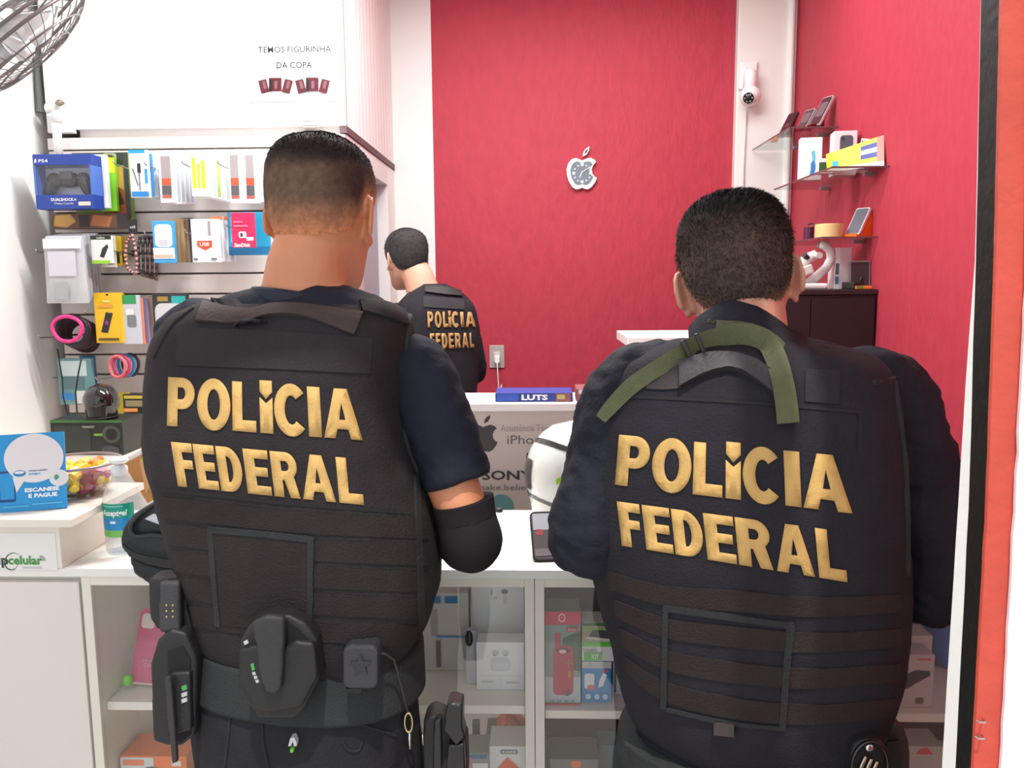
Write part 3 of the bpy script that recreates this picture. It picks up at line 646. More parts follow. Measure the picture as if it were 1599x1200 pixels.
def stand(label, loc, w_, h_, yaw, col, name='phone_stand', clear=True):
    o = empty(name, loc, label, 'stand', rot=(0, 0, yaw))
    m = Mglass(col, 1.2) if clear else M(col, .3)
    MB().verts([(-w_/2, 0, .001), (w_/2, 0, .001), (w_/2, .003, 0), (-w_/2, .003, 0), (-w_/2, h_*.55, h_), (w_/2, h_*.55, h_), (w_/2, h_*.55+.004, h_), (-w_/2, h_*.55+.004, h_)],
        [(0, 1, 5, 4), (3, 7, 6, 2), (0, 4, 7, 3), (1, 2, 6, 5), (4, 5, 6, 7), (0, 3, 2, 1)]).obj('back_rest', m, o)
    MB().box(-w_/2, -.022, 0, w_/2, 0, .003).obj('foot', m, o)
    MB().box(-w_/2, -.025, 0, w_/2, -.022, .012).obj('lip', m, o)
    MB().prism([(.004, 0), (h_*.55, h_), (h_*(.6 if clear else .95), 0)], -.0015 if clear else -w_/2, .0015 if clear else w_/2).obj('prop', m, o).rotation_euler = (0, 0, PI/2)
    return o
zz = 2.1395
def on_stand(x_, y_, z_, yaw, plabel, slabel, size, screen, body, scol, clear=True, items=()):
    d = Matrix.Rotation(yaw, 3, 'Z') @ Vector((0, -.013, 0))
    stand(slabel, (x_, y_, z_), .05 if clear else .062, .07 if clear else .088, yaw, scol, clear=clear)
    phone(plabel, (x_+d.x, y_+d.y, z_+.0085), size, yaw, .53, screen, body, items=items)
on_stand(1.085, 3.66, zz, -1.15, 'dark phone leaning alone at the pillar end of the upper glass shelf', 'pink tinted stand behind the lone dark phone', (.062, .115), (70, 44, 52), (40, 36, 40), (226, 150, 160), items=[('rr', (90, 60, 66), .3, .35, .7, .5)])
on_stand(1.118, 3.515, zz, -1.15, 'dark phone leaning beside the tallest phone on the upper glass shelf', 'pink tinted stand behind the middle phone', (.06, .095), (92, 70, 76), (180, 176, 180), (226, 150, 160), items=[('rr', (112, 92, 98), .15, .3, .85, .8)])
on_stand(1.15, 3.45, zz, -1.15, 'tallest black phone with a silver edge on the upper glass shelf', 'red tinted stand behind the tallest phone', (.062, .14), (84, 56, 62), (196, 192, 196), (200, 60, 80), items=[('rr', (112, 92, 98), .15, .3, .85, .8)])
o = MB().box(-.012, -.02, 0, .012, .02, .018, .003).obj('orange_case', M((240, 130, 50), .4)); o.location = (1.075, 3.78, zz); tag(o, 'small orange case on the upper glass shelf near the pillar', 'case')
zz = 1.9115
carton('phone_box', 'white phone box with a blue feather print on the lower glass shelf', 'box', (1.088, 3.325, zz), (.083, .05, .165), (246, 246, 248), [('poly', (110, 200, 225), [(.5, .3), (.62, .3), (.72, .5), (.66, .7), (.5, .66), (.55, .5)]), ('poly', (60, 130, 200), [(.45, .1), (.65, .12), (.74, .3), (.66, .46), (.5, .4), (.5, .25)])], rot=(0, 0, -.15))
carton('phone_box', 'white phone box with a dark grey phone print on the lower glass shelf', 'box', (1.172, 3.20, zz), (.083, .07, .165), (244, 244, 246), [('rr', (92, 102, 114), .25, .3, .82, .9), ('ell', (50, 56, 64), .32, .78, .44, .86)], rot=(0, 0, -.12))
carton('photo_box', 'small white box with a green picture beside the feather box', 'box', (1.083, 3.12, zz), (.07, .04, .055), (240, 240, 240), [('rect', (60, 96, 50), .1, .1, .95, .75)], rot=(0, 0, -.2))
carton('postcard', 'blue postcard with a white border behind the yellow flyer', 'card', (1.208, 3.105, zz), (.04, .004, .125), (244, 244, 246), [('rect', (50, 70, 170), .06, .1, .92, .92), ('ell', (90, 160, 130), .55, .6, .9, .85)], rot=(0, .12, -.25))
# yellow flyer, a folded sheet standing on the shelf
def flyer():
    a, b = pix(1264, 272, Y=3.03), pix(1383, 262, Y=2.945)
    n = 16; vs = []; fs = []
    for i in range(n+1):
        t = i/n; x_ = 1.062+(1.218-1.062)*t; y_ = 3.05-.10*t+.012*math.sin(t*5)
        for j in range(7):
            v = j/6; hgt = .068+.045*t
            vs.append((x_+.012*v, y_+.045*v+.01*math.sin(t*4+v), 1.9135+hgt*v))
    fs = [(7*i+j, 7*i+7+j, 7*i+8+j, 7*i+1+j) for i in range(n) for j in range(6)]
    def sub(name, i0, i1, j0, j1, col, off):
        vv = [(x_, y_-off, z_+off*.3) for x_, y_, z_ in vs]
        me = bpy.data.meshes.new('f'); me.from_pydata(vv, [], [f for k, f in enumerate(fs) if i0 <= k//6 < i1 and j0 <= k % 6 < j1]); me.validate()
        bm = bmesh.new(); bm.from_mesh(me); bmesh.ops.delete(bm, geom=[v for v in bm.verts if not v.link_faces], context='VERTS'); bm.to_mesh(me); bm.free()
        return link(name, me, M(col, .5), o, smooth=True)
    o = empty('flyer', (0, 0, 0), 'yellow flyer with a blue and white emblem standing on the lower glass shelf', 'flyer')
    sub('sheet', 0, 16, 0, 6, (245, 240, 60), 0)
    sub('border', 0, 16, 0, 1, (226, 226, 220), .0006); sub('side_panel', 14, 16, 1, 6, (190, 140, 130), .0008)
    sub('blue_emblem', 10, 14, 2, 5, (70, 76, 160), .001); sub('emblem_band', 10, 14, 3, 4, (226, 230, 240), .0016); sub('oval_logo', 2, 4, 1, 3, (60, 180, 200), .001)
flyer()
zz = 1.6725
tp = empty('tape_roll', (1.085, 3.07, zz), 'cream packing tape roll on the lowest glass shelf', 'tape')
MB().lathe([(.03, 0), (.049, 0), (.05, .002), (.05, .048), (.049, .05), (.03, .05)], seg=36).obj('tape', M((226, 200, 140), .35), tp, smooth=False)
MB().lathe([(.028, 0), (.0298, 0), (.0298, .05), (.028, .05)], seg=30).obj('core', M((190, 150, 100), .7), tp)
on_stand(1.165, 3.035, zz, -1.05, 'grey faced white phone leaning on the orange stand', 'orange plastic stand under the grey phone on the lowest glass shelf', (.06, .115), (110, 112, 122), (238, 232, 236), (240, 110, 30), False)
o = MB().tube([(0, 0, .0), (0, 0, .05)], .02, 12).obj('purple_cup', M((84, 30, 66), .4)); o.location = (1.07, 3.25, zz); tag(o, 'small purple cup behind the tape roll', 'cup')
MB().tube([(.012, 0, .05), (.02, 0, .062), (.01, 0, .066), (-.004, 0, .06)], .003, 6).obj('handle', M((60, 24, 48), .4), o)

# black cabinet and what stands on it
bc = empty('black_cabinet', (1.0, 3.25, 0), 'tall matt black cabinet against the red wall', 'cabinet')
BLK = M((34, 28, 32), .45)
MB().box(-.24, -.29, 0, .225, .29, 1.462, .002).obj('carcass', BLK, bc); MB().box(-.245, -.298, 1.463, .228, .293, 1.482, .002).obj('cabinet_top', M((44, 38, 42), .35), bc)
for k in range(2): MB().box(-.238+k*.231, -.297, .06, -.01+k*.231, -.2905, 1.45, .0015).obj('door', BLK, bc)
zz = 1.4825
def bx(px0, py0, px1, py1, Y): return rect_at(px0, py0, px1, py1, Y)
# stereo microscope
p = pix(1268, 447, Y=3.08)
ms = empty('microscope', (p.x, 3.08, zz), 'white bench microscope with a curved arm on the black cabinet', 'microscope'); WM = M((240, 242, 240), .3)
MB().box(-.085, -.05, 0, .045, .06, .022, .009, seg=3).obj('base', WM, ms, smooth=False)
MB().tube([(-.005, .03, .02), (.03, .03, .05), (.062, .03, .082), (.077, .03, .115), (.072, .03, .145), (.052, .03, .163), (.036, .03, .167)], [.014, .014, .013, .013, .013, .012, .011], 14, flat=1.3).obj('arm', WM, ms, smooth=True)
MB().box(-.07, -.03, .05, -.005, .035, .085, .006, rot=Matrix.Rotation(-.35, 3, 'Y')).obj('stage', M((222, 226, 222), .35), ms)
MB().tube([(-.06, 0, .085), (-.02, 0, .115), (.01, 0, .13)], [.017, .02, .018], 14).obj('optic_tube', WM, ms, smooth=True)
MB().tube([(-.025, -.012, .115), (-.04, -.02, .128)], .011, 10).obj('eyepiece', M((60, 60, 64), .4), ms)
MB().tube([(.01, -.012, .125), (.012, -.035, .125)], .012, 12).obj('focus_knob', M((214, 214, 210), .35), ms)
x, z, w_, h_ = bx(1309, 383, 1330, 442, 3.1)
carton('gadget_box', 'white upright box with a photo side beside the microscope', 'box', (x-.005, 3.14, zz), (.062, .07, .155), (236, 214, 220), [('rect', (245, 245, 246), 0, 0, .3, 1), ('rect', (96, 104, 110), .04, .35, .26, .62), ('rect', (90, 140, 160), .04, .12, .26, .3)])
o = MB().box(-.02, -.03, 0, .02, .03, .026, .004).obj('power_adapter', M((40, 36, 36), .4)); o.location = (p.x+.115, 2.995, zz); o.rotation_euler = (0, 0, .4); tag(o, 'small black adapter in front of the white upright box', 'adapter')
MB().tube([(.02, 0, .01), (.04, .01, .03), (.05, .005, .045), (.035, 0, .02)], .0035, 6).obj('cable', M((30, 28, 28), .5), o, smooth=True)
o = MB().box(-.03, -.02, 0, .03, .02, .012, .003).obj('candy_packet', M((226, 130, 50), .4)); o.location = (p.x+.145, 2.975, zz); tag(o, 'orange packet lying before the small screen', 'packet')
MB().box(-.028, -.0205, .003, -.004, -.0195, .011).obj('green_end', M((90, 150, 70), .4), o)
x, z, w_, h_ = bx(1332, 404, 1362, 446, 3.0)
mo = empty('small_screen', (x, 3.02, zz), 'small black screen with a grey frame on the cabinet beside the red wall', 'screen', rot=(-.12, 0, -.1))
MB().prism(rrect(-.037, .0, .037, .105, .008), 0, .014).obj('case', M((120, 112, 112), .4), mo)
MB().prism(rrect(-.031, .012, .031, .099, .003), -.0015, -.0002).obj('display', M((52, 50, 56), .15), mo)
MB().box(-.012, -.02, .0, .036, .0, .01, .003).obj('foot', M((200, 186, 180), .4), mo)

# white high desk beside the black cabinet
p = pix(980, 527, Y=2.85)
hd = empty('high_desk', (.545, 2.95, 0), 'white high desk behind the broad officer, left of the black cabinet', 'desk')
tz = p.z
MB().box(p.x-.545, -.1, tz-.035, .2, .3, tz, .003).obj('desk_top', M((240, 240, 238), .35), hd)
MB().box(p.x-.545+.035, -.06, 0, .195, .29, tz-.036).obj('desk_body', LAM, hd)

# ------------------------------------------------------------------ printed reception desk behind the counter
DZ = 1.196
ds = empty('reception_desk', (-.05, 2.2, 0), 'pale reception desk with a printed front and white ledge behind the counter', 'desk')
MB().box(-.60, -.08, DZ-.022, .62, .13, DZ, .003).obj('ledge', M((244, 244, 242), .35), ds)
fp = MB().box(-.59, -.07, 0, .61, -.05, DZ-.0225).obj('front_panel', M((196, 188, 182), .4), ds)
MB().box(-.59, -.049, 0, -.57, .12, DZ-.0225).obj('side_panel', LAM, ds); MB().box(.59, -.049, 0, .61, .12, DZ-.0225).obj('side_panel', LAM, ds)
def on_desk(px0, py0, px1, py1):
    a = pix(px0, py1, Y=2.13); b = pix(px1, py0, Y=2.13); return (a.x+.05, a.z, b.x+.05, b.z)
def deskprint(kind, col, box=None, s=None, bold=.0, pts=None):
    if kind == 'txt': x0, z0, x1, z1 = on_desk(*box); prints(fp, 1, 1, -.0702, [('txt', col, s, x0+.5, z0, x1+.5, z1, bold)])
    else: prints(fp, 1, 1, -.0702, [('poly', col, [(x_+.5, z_) for x_, z_ in pts])])
DG = (58, 56, 58)
def applept(x_, z_, cx, cy, sx, sy): a = pix(cx+x_*sx, cy-z_*sy, Y=2.13); return (a.x+.05, a.z)
deskprint('poly', DG, pts=[applept(x_, z_, 755, 682, 46, 43) for x_, z_ in APPLE]); deskprint('poly', DG, pts=[applept(x_, z_, 755, 682, 46, 43) for x_, z_ in LEAF])
deskprint('txt', (150, 142, 138), (782, 663, 874, 674), 'Assistência Técnica', .0)
deskprint('txt', (92, 86, 86), (792, 680, 857, 694), 'iPhone', .0)
deskprint('txt', DG, (753, 735, 832, 750), 'SONY', .025)
deskprint('txt', (120, 114, 112), (744, 757, 838, 766), 'make.believe', .01)
a = pix(783, 791, Y=2.13); deskprint('poly', (96, 150, 152), pts=[(a.x+.05+.034*math.cos(t*PI/14), a.z+.034*math.sin(t*PI/14)) for t in range(28)])
x, z, w_, h_ = rect_at(775, 614, 893, 628, 2.2)
bxo = carton('game_box', 'flat blue box with upside down white capitals on the desk ledge', 'box', (x, 2.2, DZ+.0005), (w_, .11, .024), (40, 66, 150),
    [('rect', (60, 92, 190), .02, .1, .3, .9), ('txt', (240, 240, 246), 'LUTS', .34, .18, .68, .82, .05, False), ('rect', (150, 90, 84), .78, 0, .97, .95), ('rect', (190, 180, 120), .8, .3, .9, .8)])
carton('game_box', 'small red and brown box at the end of the blue box', 'box', (x+w_/2+.04, 2.2, DZ+.0005), (.06, .1, .034), (140, 84, 84), [('rect', (220, 205, 205), .1, .6, .9, .95)])

# ------------------------------------------------------------------ glass counter
CZ = .962; CY = 1.5; CB = 1.915
wt = MB().box(-.917, CY, CZ-.018, 1.225, CB, CZ, .002).obj('worktop', M((246, 244, 238), .3)); tag(wt, 'continuous white worktop over the glass display cabinets', 'worktop')
wt2 = MB().box(-1.868, CY+.004, CZ-.020, -.9175, CB, CZ-.002, .002).obj('worktop', M((244, 240, 234), .3)); tag(wt2, 'short white worktop over the plain cabinet, under the riser', 'worktop')
BT = CZ-.0185
def bay(x0, x1, shelf_z, label, back, lower):
    o = empty('display_cabinet', ((x0+x1)/2, CY, 0), label, 'cabinet'); h_ = (x1-x0)/2; d = CB-CY-.005; t = .019
    for sx, nm in ((-h_, 0), (h_-t, 1)): MB().box(sx, .006, 0, sx+t, d, BT, .001).obj('side_panel', LAM, o)
    MB().box(-h_+t, .006, BT-.019, h_-t, .03, BT, .001).obj('top_rail', LAM, o)
    MB().box(-h_+t, .006, 0, h_-t, d, .08, .001).obj('plinth', LAM, o)
    if lower: MB().box(-h_+t, d-.012, shelf_z, h_-t, d, BT-.0195).obj('back_panel', M(back, .5), o)
    if lower: MB().box(-h_+t, d-.012, .081, h_-t, d, shelf_z-.019).obj('lower_back_panel', M(lower, .5), o)
    MB().box(-h_+t+.001, .03, shelf_z-.018, h_-t-.001, d-.0125, shelf_z, .001).obj('shelf', LAM, o)
    MB().box(-h_+t+.001, .03, .36, h_-t-.001, d-.0125, .378, .001).obj('shelf', LAM, o)
    gm = (x0+x1)/2
    MB().box(-h_+t+.001, .012, .082, .012, .016, BT-.0195).obj('glass_door', Mglass((255, 255, 255), 1.4), o)
    MB().box(-.012, .019, .082, h_-t-.001, .023, BT-.0195).obj('glass_door', Mglass((255, 255, 255), 1.4), o)
    return o
S1 = pix(200, 1097, Y=1.53).z; S2 = pix(880, 1110, Y=1.53).z
dv = pix(834.5, 905, Y=CY).x
bay(-.914, dv-.0005, S1, 'left glass fronted display cabinet with a pink phone case inside', None, None)
bay(dv+.0005, 1.2, S2, 'right glass fronted display cabinet with a red speaker box inside', (150, 146, 146), (96, 30, 34))
pc = empty('plain_cabinet', (-1.39, CY, 0), 'plain white cabinet with a closed front beside the glass cabinets', 'cabinet')
MB().box(-.475, .022, 0, .472, CB-CY-.005, CZ-.021).obj('carcass', LAM, pc); MB().box(-.476, .002, .02, .473, .021, CZ-.030, .0015).obj('front_board', M((233, 226, 218), .38), pc)

# contents of the left bay
zz = S1+.0005
def case_at():
    o = empty('phone_case', (max(-.838, pix(207, 1097, Y=1.585).x), 1.585, zz+.012), 'pink phone case leaning on bright green feet in the display cabinet', 'phone case', rot=(-.3, .07, -.05))
    MB().prism(rrect(-.036, 0, .036, .152, .011), 0, .009).obj('case_back', M((206, 74, 118), .4), o)
    MB().prism(rrect(-.036, -.003, .036, .0, .001), -.001, .009).obj('lower_edge', M((240, 200, 190), .4), o)
    MB().prism(rrect(-.029, .112, .0, .143, .007), -.0015, -.0002).obj('camera_opening', M((226, 206, 196), .4), o)
    prints(o, .072, .152, -.0008, [('txt', (220, 140, 165), 'silicone', .3, .28, .8, .33), ('txt', (220, 140, 165), 'case', .35, .22, .75, .27)])
    c2 = MB().prism(rrect(-.034, 0, .034, .15, .011), .012, .02).obj('spare_case', M((224, 214, 206), .4), o); c2.location = (.014, 0, 0)
    for sx in (-.038, .036):
        f_ = MB().ell((sx, -.006, .004), (.011, .011, .013), 12).obj('green_foot', M((120, 220, 40), .35), o, smooth=True)
case_at()
o = MB().box(-.03, -.03, 0, .05, .03, .03, .006).obj('dark_case', M((70, 68, 70), .5)); o.location = (max(-.855, pix(225, 970, Y=1.77).x), 1.79, zz+.17); 
tag(o, 'dark grey item on a small white block behind the pink case', 'case'); MB().box(-.03, -.03, -.17, .05, .03, -.001, .002).obj('block', M((200, 196, 192), .5), o)
x, z, w_, h_ = rect_at(658, 982, 730, 1107, 1.645)
carton('cable_box', 'pale box with two blue labels near the hip of the tall officer', 'box', (x, 1.705, zz), (w_, .06, h_*.97), (206, 200, 194), [('rect', (60, 130, 180), .12, .87, .42, .96), ('rect', (60, 130, 180), .5, .87, .78, .96), ('rect', (170, 166, 164), .2, .45, .34, .8), ('rect', (110, 150, 190), .3, .43, 1, .46), ('rect', (130, 118, 112), .3, .05, .4, .4)])
x, z, w_, h_ = rect_at(739, 949, 822, 1106, 1.665); x -= .004
carton('earphone_box', 'large white box printed with small wireless earphones', 'box', (x, 1.725, zz), (w_*.97, .08, h_*.98), (240, 241, 243),
    [('ell', (190, 192, 196), .36, .74, .41, .82), ('ell', (120, 124, 130), .57, .76, .7, .81), ('ell', (210, 212, 216), .42, .7, .5, .74), ('ell', (214, 216, 220), .6, .66, .68, .75), ('rect', (160, 160, 166), .38, .7, .385, .8)])
x, z, w_, h_ = rect_at(744, 1033, 822, 1108, 1.585)
carton('earphone_box', 'small white box printed with a round earphone case, before the large white box', 'box', (x-.002, 1.615, zz), (w_*.95, .045, h_*.98), (244, 244, 246),
    [('rr', (214, 216, 220), .3, .4, .7, .68), ('rr', (226, 228, 232), .32, .42, .68, .58), ('ell', (110, 114, 120), .34, .72, .44, .79), ('ell', (110, 114, 120), .56, .72, .66, .79), ('ell', (200, 204, 208), .33, .74, .48, .84), ('ell', (200, 204, 208), .53, .74, .68, .84), ('rect', (206, 208, 212), .06, .31, .96, .315), ('rect', (206, 208, 212), .5, .1, .505, .3), ('txt', (176, 178, 184), 'stereo', .62, .15, .9, .2), ('rect', (190, 192, 196), .1, .18, .35, .2)])
ear = empty('loose_earphones', (pix(735, 1010, Y=1.605).x, 1.625, zz), 'black and white item standing between the pale box and the white box', 'earphones')
MB().box(-.012, -.01, 0, .012, .01, .12, .003).obj('stem_card', M((186, 188, 196), .4), ear); MB().ell((-.004, -.014, .105), (.009, .006, .018), 12).obj('ear_bud', M((30, 30, 34), .15), ear, smooth=True)
# lower shelf of the left bay
zl = .3785
def low(px0, py0, px1, Y, d, col, name, label, items=(), cat='box', h_add=0):
    a = pix(px0, py0, Y=Y); b = pix(px1, py0, Y=Y); sh_ = max(0, -.889-a.x); a.x += sh_; b.x += sh_*.5
    return carton(name, label, cat, ((a.x+b.x)/2, Y+d/2, zl), (b.x-a.x, d, a.z-zl), col, items)
low(182, 1181, 288, 1.555, .09, (232, 120, 50), 'headset_box', 'orange and white box on the lower left shelf',
    [('rect', (206, 216, 218), .0, .05, .5, .98), ('rect', (236, 130, 80), .04, .86, .36, .95), ('ring', (90, 96, 100), .2, .3, .75, .85), ('rect', (236, 226, 210), .78, .86, .92, .94)])
low(196, 1166, 270, 1.66, .08, (120, 62, 44), 'headset_box', 'brown topped box behind the orange and white box')
low(285, 1150, 340, 1.705, .08, (52, 88, 108), 'cable_box', 'dark blue box at the back of the lower left shelf')
low(720, 1176, 764, 1.565, .07, (150, 150, 146), 'gadget_box', 'grey box with a pink print beside the orange hook box', [('rect', (60, 110, 150), 0, .92, .9, .98), ('rr', (226, 120, 140), .05, .7, .35, .95), ('rect', (226, 228, 226), .4, .5, .95, .86)])
low(764, 1166, 821, 1.575, .08, (226, 226, 222), 'gadget_box', 'white box with an orange print and grey name band', [('rr', (120, 122, 118), .3, .9, .78, .96), ('txt', (230, 230, 228), 'KAIDI', .36, .915, .72, .945), ('poly', (230, 90, 50), [(.2, .7), (.5, .86), (.85, .7), (.8, .55), (.3, .55)])])
hb = low(758, 1155, 822, 1.675, .09, (128, 126, 122), 'gadget_box', 'grey box under the orange triangular holders')
def tri(label, px, py, Y, s_, z_):
    q = pix(px, py, Y=Y)
    o = empty('phone_holder', (q.x, Y, z_), label, 'holder')
    MB().prism([(-.03*s_, 0), (.03*s_, 0), (.008*s_, .028*s_), (-.006*s_, .03*s_)], -.018, .018).obj('wedge', M((238, 84, 48), .4), o)
    MB().prism([(-.012*s_, .006*s_), (.006*s_, .012*s_), (.003*s_, .018*s_), (-.013*s_, .011*s_)], -.0195, -.0181).obj('slot', M((120, 50, 36), .5), o)
hz = zl+pix(758, 1155, Y=1.675).z-zl+.0005
tri('front orange triangular phone holder on the grey box', 793, 1165, 1.7, 1, hz); tri('rear orange triangular phone holder behind the front one', 797, 1150, 1.745, 1.05, hz)
o = MB().box(-.008, -.008, 0, .008, .008, .18, .002).obj('black_stick', M((60, 64, 66), .4)); o.location = (pix(743, 1140, Y=1.645).x, 1.655, zl); tag(o, 'dark upright stick between the grey boxes on the lower shelf', 'stick'); MB().box(-.02, -.015, 0, .02, .015, .006, .001).obj('foot', M((60, 64, 66), .4), o)
# contents of the right bay
zz = S2+.0005
x, z, w_, h_ = rect_at(851, 965, 907, 1109, 1.545)
carton('speaker_box', 'tall box printed with a red portable speaker', 'box', (x, 1.59, zz), (w_, .07, h_), (150, 170, 160),
    [('rect', (218, 50, 84), 0, .86, 1, 1), ('ring', (244, 220, 224), .38, .89, .58, .98), ('rect', (140, 160, 150), 0, .02, 1, .86), ('poly', (66, 96, 76), [(.45, .4), (1, .36), (1, .8), (.5, .72)]), ('rect', (184, 200, 202), 0, .02, 1, .3), ('rr', (190, 44, 66), .23, .1, .8, .64), ('rr', (196, 50, 72), .28, .6, .44, .78), ('ell', (120, 40, 50), .3, .56, .72, .62), ('ell', (236, 214, 210), .4, .56, .6, .6),
     ('rect', (206, 160, 60), .58, .45, .76, .455), ('rect', (206, 160, 60), .66, .4, .675, .5), ('rect', (206, 160, 60), .67, .3, .71, .38), ('ell', (70, 40, 40), .56, .1, .7, .15), ('rr', (210, 56, 80), .6, .8, .92, .84), ('txt', (240, 220, 220), 'SP-2019', .65, .81, .87, .832), ('rect', (206, 40, 72), 0, 0, 1, .02), ('txt', (110, 124, 130), 'o o o x', .15, .035, .85, .06)])
x, z, w_, h_ = rect_at(909, 1045, 955, 1109, 1.555)
a1 = carton('adapter_box', 'blue adapter box under the green box beside the speaker box', 'box', (x, 1.59, zz), (w_, .06, h_), (30, 140, 205),
    [('rect', (206, 204, 200), 0, .84, 1, 1), ('ring', (150, 150, 150), .2, .88, .32, .98), ('rr', (236, 238, 240), .08, .35, .42, .72), ('rr', (226, 110, 130), .18, .32, .44, .44), ('poly', (240, 240, 244), [(.55, .38), (.72, .42), (.84, .7), (.72, .74), (.6, .58)]), ('ell', (232, 80, 120), .75, .74, .9, .84), ('ell', (200, 224, 238), .12, .1, .3, .24), ('ell', (200, 224, 238), .42, .1, .6, .24), ('ell', (200, 224, 238), .7, .1, .88, .24)])
x2, z2, w2, h2 = rect_at(909, 984, 960, 1044, 1.555)
carton('adapter_box', 'green and white box with a dark device, standing on the blue box', 'box', (x2, 1.59, zz+h_+.0006), (w2, .06, h2*.99), (236, 236, 232),
    [('rect', (40, 96, 40), 0, .93, 1, 1), ('rect', (176, 160, 120), 0, .55, 1, .93), ('txt', (120, 200, 40), 'Inova', .05, .8, .7, .9, .03), ('poly', (50, 52, 60), [(.2, .66), (.8, .6), (.95, .8), (.35, .84)]), ('poly', (226, 222, 214), [(.1, .6), (.85, .55), (.85, .6), (.15, .66)]), ('rect', (90, 200, 40), 0, .4, 1, .52), ('txt', (60, 60, 60), 'RCA-8072', .04, .28, .45, .34, .02), ('rect', (80, 190, 50), .05, .04, .6, .24), ('txt', (240, 244, 236), 'KIT', .3, .08, .52, .2)])
x, z, w_, h_ = rect_at(957, 1061, 985, 1109, 1.585)
carton('white_box', 'thin white box edge next to the blue adapter box', 'box', (x, 1.625, zz), (w_, .06, h_), (236, 236, 238), [('rect', (120, 120, 126), .1, .06, .2, .92)])
x, z, w_, h_ = rect_at(1386, 1031, 1463, 1113, 1.545)
carton('mouse_box', 'white box printed with a black computer mouse', 'box', (x, 1.58, zz), (w_, .055, max(h_, z+h_-zz)), (200, 192, 186),
    [('poly', (44, 36, 42), [(.1, .38), (.2, .32), (.45, .38), (.92, .62), (.9, .7), (.6, .72), (.3, .6)]), ('poly', (150, 130, 70), [(.12, .36), (.2, .3), (.45, .36), (.6, .44), (.45, .38), (.2, .32)]), ('rect', (216, 90, 100), .62, .9, .9, .94), ('rr', (120, 104, 60), .62, .08, .8, .2)])
x, z, w_, h_ = rect_at(1395, 1000, 1464, 1035, 1.625)
carton('mouse_box', 'white and red box behind the mouse box', 'box', (x, 1.675, zz), (w_, .06, z+h_-zz), (212, 206, 206), [('rect', (206, 50, 72), 0, .76, .22, .92), ('rect', (40, 30, 34), 0, .7, .22, .76), ('txt', (196, 190, 196), 'optical', .35, .84, .85, .88), ('rect', (226, 110, 140), .6, .78, .85, .79)])
def softbag(name, label, c, r, col):
    mb = MB(); mb.ell((0, 0, 0), r, 28); me = mb.mesh()
    for v in me.vertices:
        n_ = noise.noise(Vector(v.co)*14)*.25+noise.noise(Vector(v.co)*30)*.12; v.co = v.co*(1+n_)
        if v.co.z < -r[2]*.8: v.co.z = -r[2]*.8
    o = link(name, me, M(col, .3), smooth=True); o.location = c; return tag(o, label, 'bag')
c_ = pix(1476, 1010, Y=1.755); sbg = softbag('plastic_bag', 'blue plastic bag behind the mouse box', (c_.x, 1.747, zz+.1), (.055, .045, .12), (60, 110, 190))
MB().ell((0.02, -.03, .01), (.03, .02, .04), 14).obj('white_patch', M((180, 206, 230), .3), sbg, smooth=True)
low(858, 1186, 935, 1.565, .08, (120, 118, 112), 'gadget_box', 'grey box with an orange square on the lower right shelf', [('rr', (236, 120, 60), .44, .88, .64, .98), ('rect', (100, 98, 94), .05, .2, .95, .8)])
low(935, 1165, 965, 1.645, .06, (90, 120, 130), 'gadget_box', 'teal box beside the grey box on the lower right shelf')
low(1415, 1166, 1475, 1.585, .07, (205, 200, 192), 'gadget_box', 'white box with a red arch print under the mouse box shelf', [('poly', (226, 86, 60), [(.25, .9), (.35, .97), (.55, .99), (.72, .9)])])

# ------------------------------------------------------------------ things on the counter
# riser with sign
rx1 = pix(111, 820, Y=1.47).x; rz = pix(100, 812, Y=1.47).z
rs = empty('counter_riser', (-1.3, 1.55, CZ-.002), 'white raised box with an overhanging top on the counter', 'riser'); rh = rz-CZ+.002; ry = .21
MB().box(-.5, -.08, rh-.016, rx1+1.3, ry, rh, .0015).obj('riser_top', LAM, rs)
rb = pix(94, 860, Y=1.5).x
rbx = MB().box(-.49, -.048, 0.0005, rb+1.3, .125, rh-.0165, .001).obj('riser_box', LAM, rs)
def on_r(px0, py0, px1, py1): a = pix(px0, py1, Y=1.502); b = pix(px1, py0, Y=1.502); return (a.x+1.3+.5, a.z-CZ+.002, b.x+1.3+.5, b.z-CZ+.002)
a = on_r(-60, 833, 86, 890)
prints(rbx, 1, 1, -.0481, [('rect', (240, 237, 234), *a), ('txt', (60, 60, 62), 'help', *on_r(-26, 867, 13, 887), .03), ('txt', (70, 150, 70), 'celular', *on_r(14, 868, 66, 882), .03), ('txt', (186, 186, 196), 'assistencia', *on_r(36, 884, 66, 888), 0)])
mb = MB()
for k, (r_, ) in enumerate(((.0045,), (.0075,), (.0105,))):
    q = on_r(63, 875, 64, 876); mb.tube([(q[0]-.5+r_*math.cos(t), -.0486, q[1]+r_*math.sin(t)) for t in [i*PI/2/6 for i in range(7)]], .0009, 5)
mb.obj('signal_mark', M((120, 120, 128), .4), rbx)
q = on_r(20, 876, 22, 877)
MB().tube([(q[0]-.5+.016*math.cos(t)*(1 if t < 4 else .8), -.0486, q[1]+.017*math.sin(t)+.004*math.cos(t)) for t in [.6+i*5.2/20 for i in range(21)]], [.0004+.0011*math.sin(PI*i/20) for i in range(21)], 6).obj('swoosh_mark', M((60, 110, 70), .4), rbx)
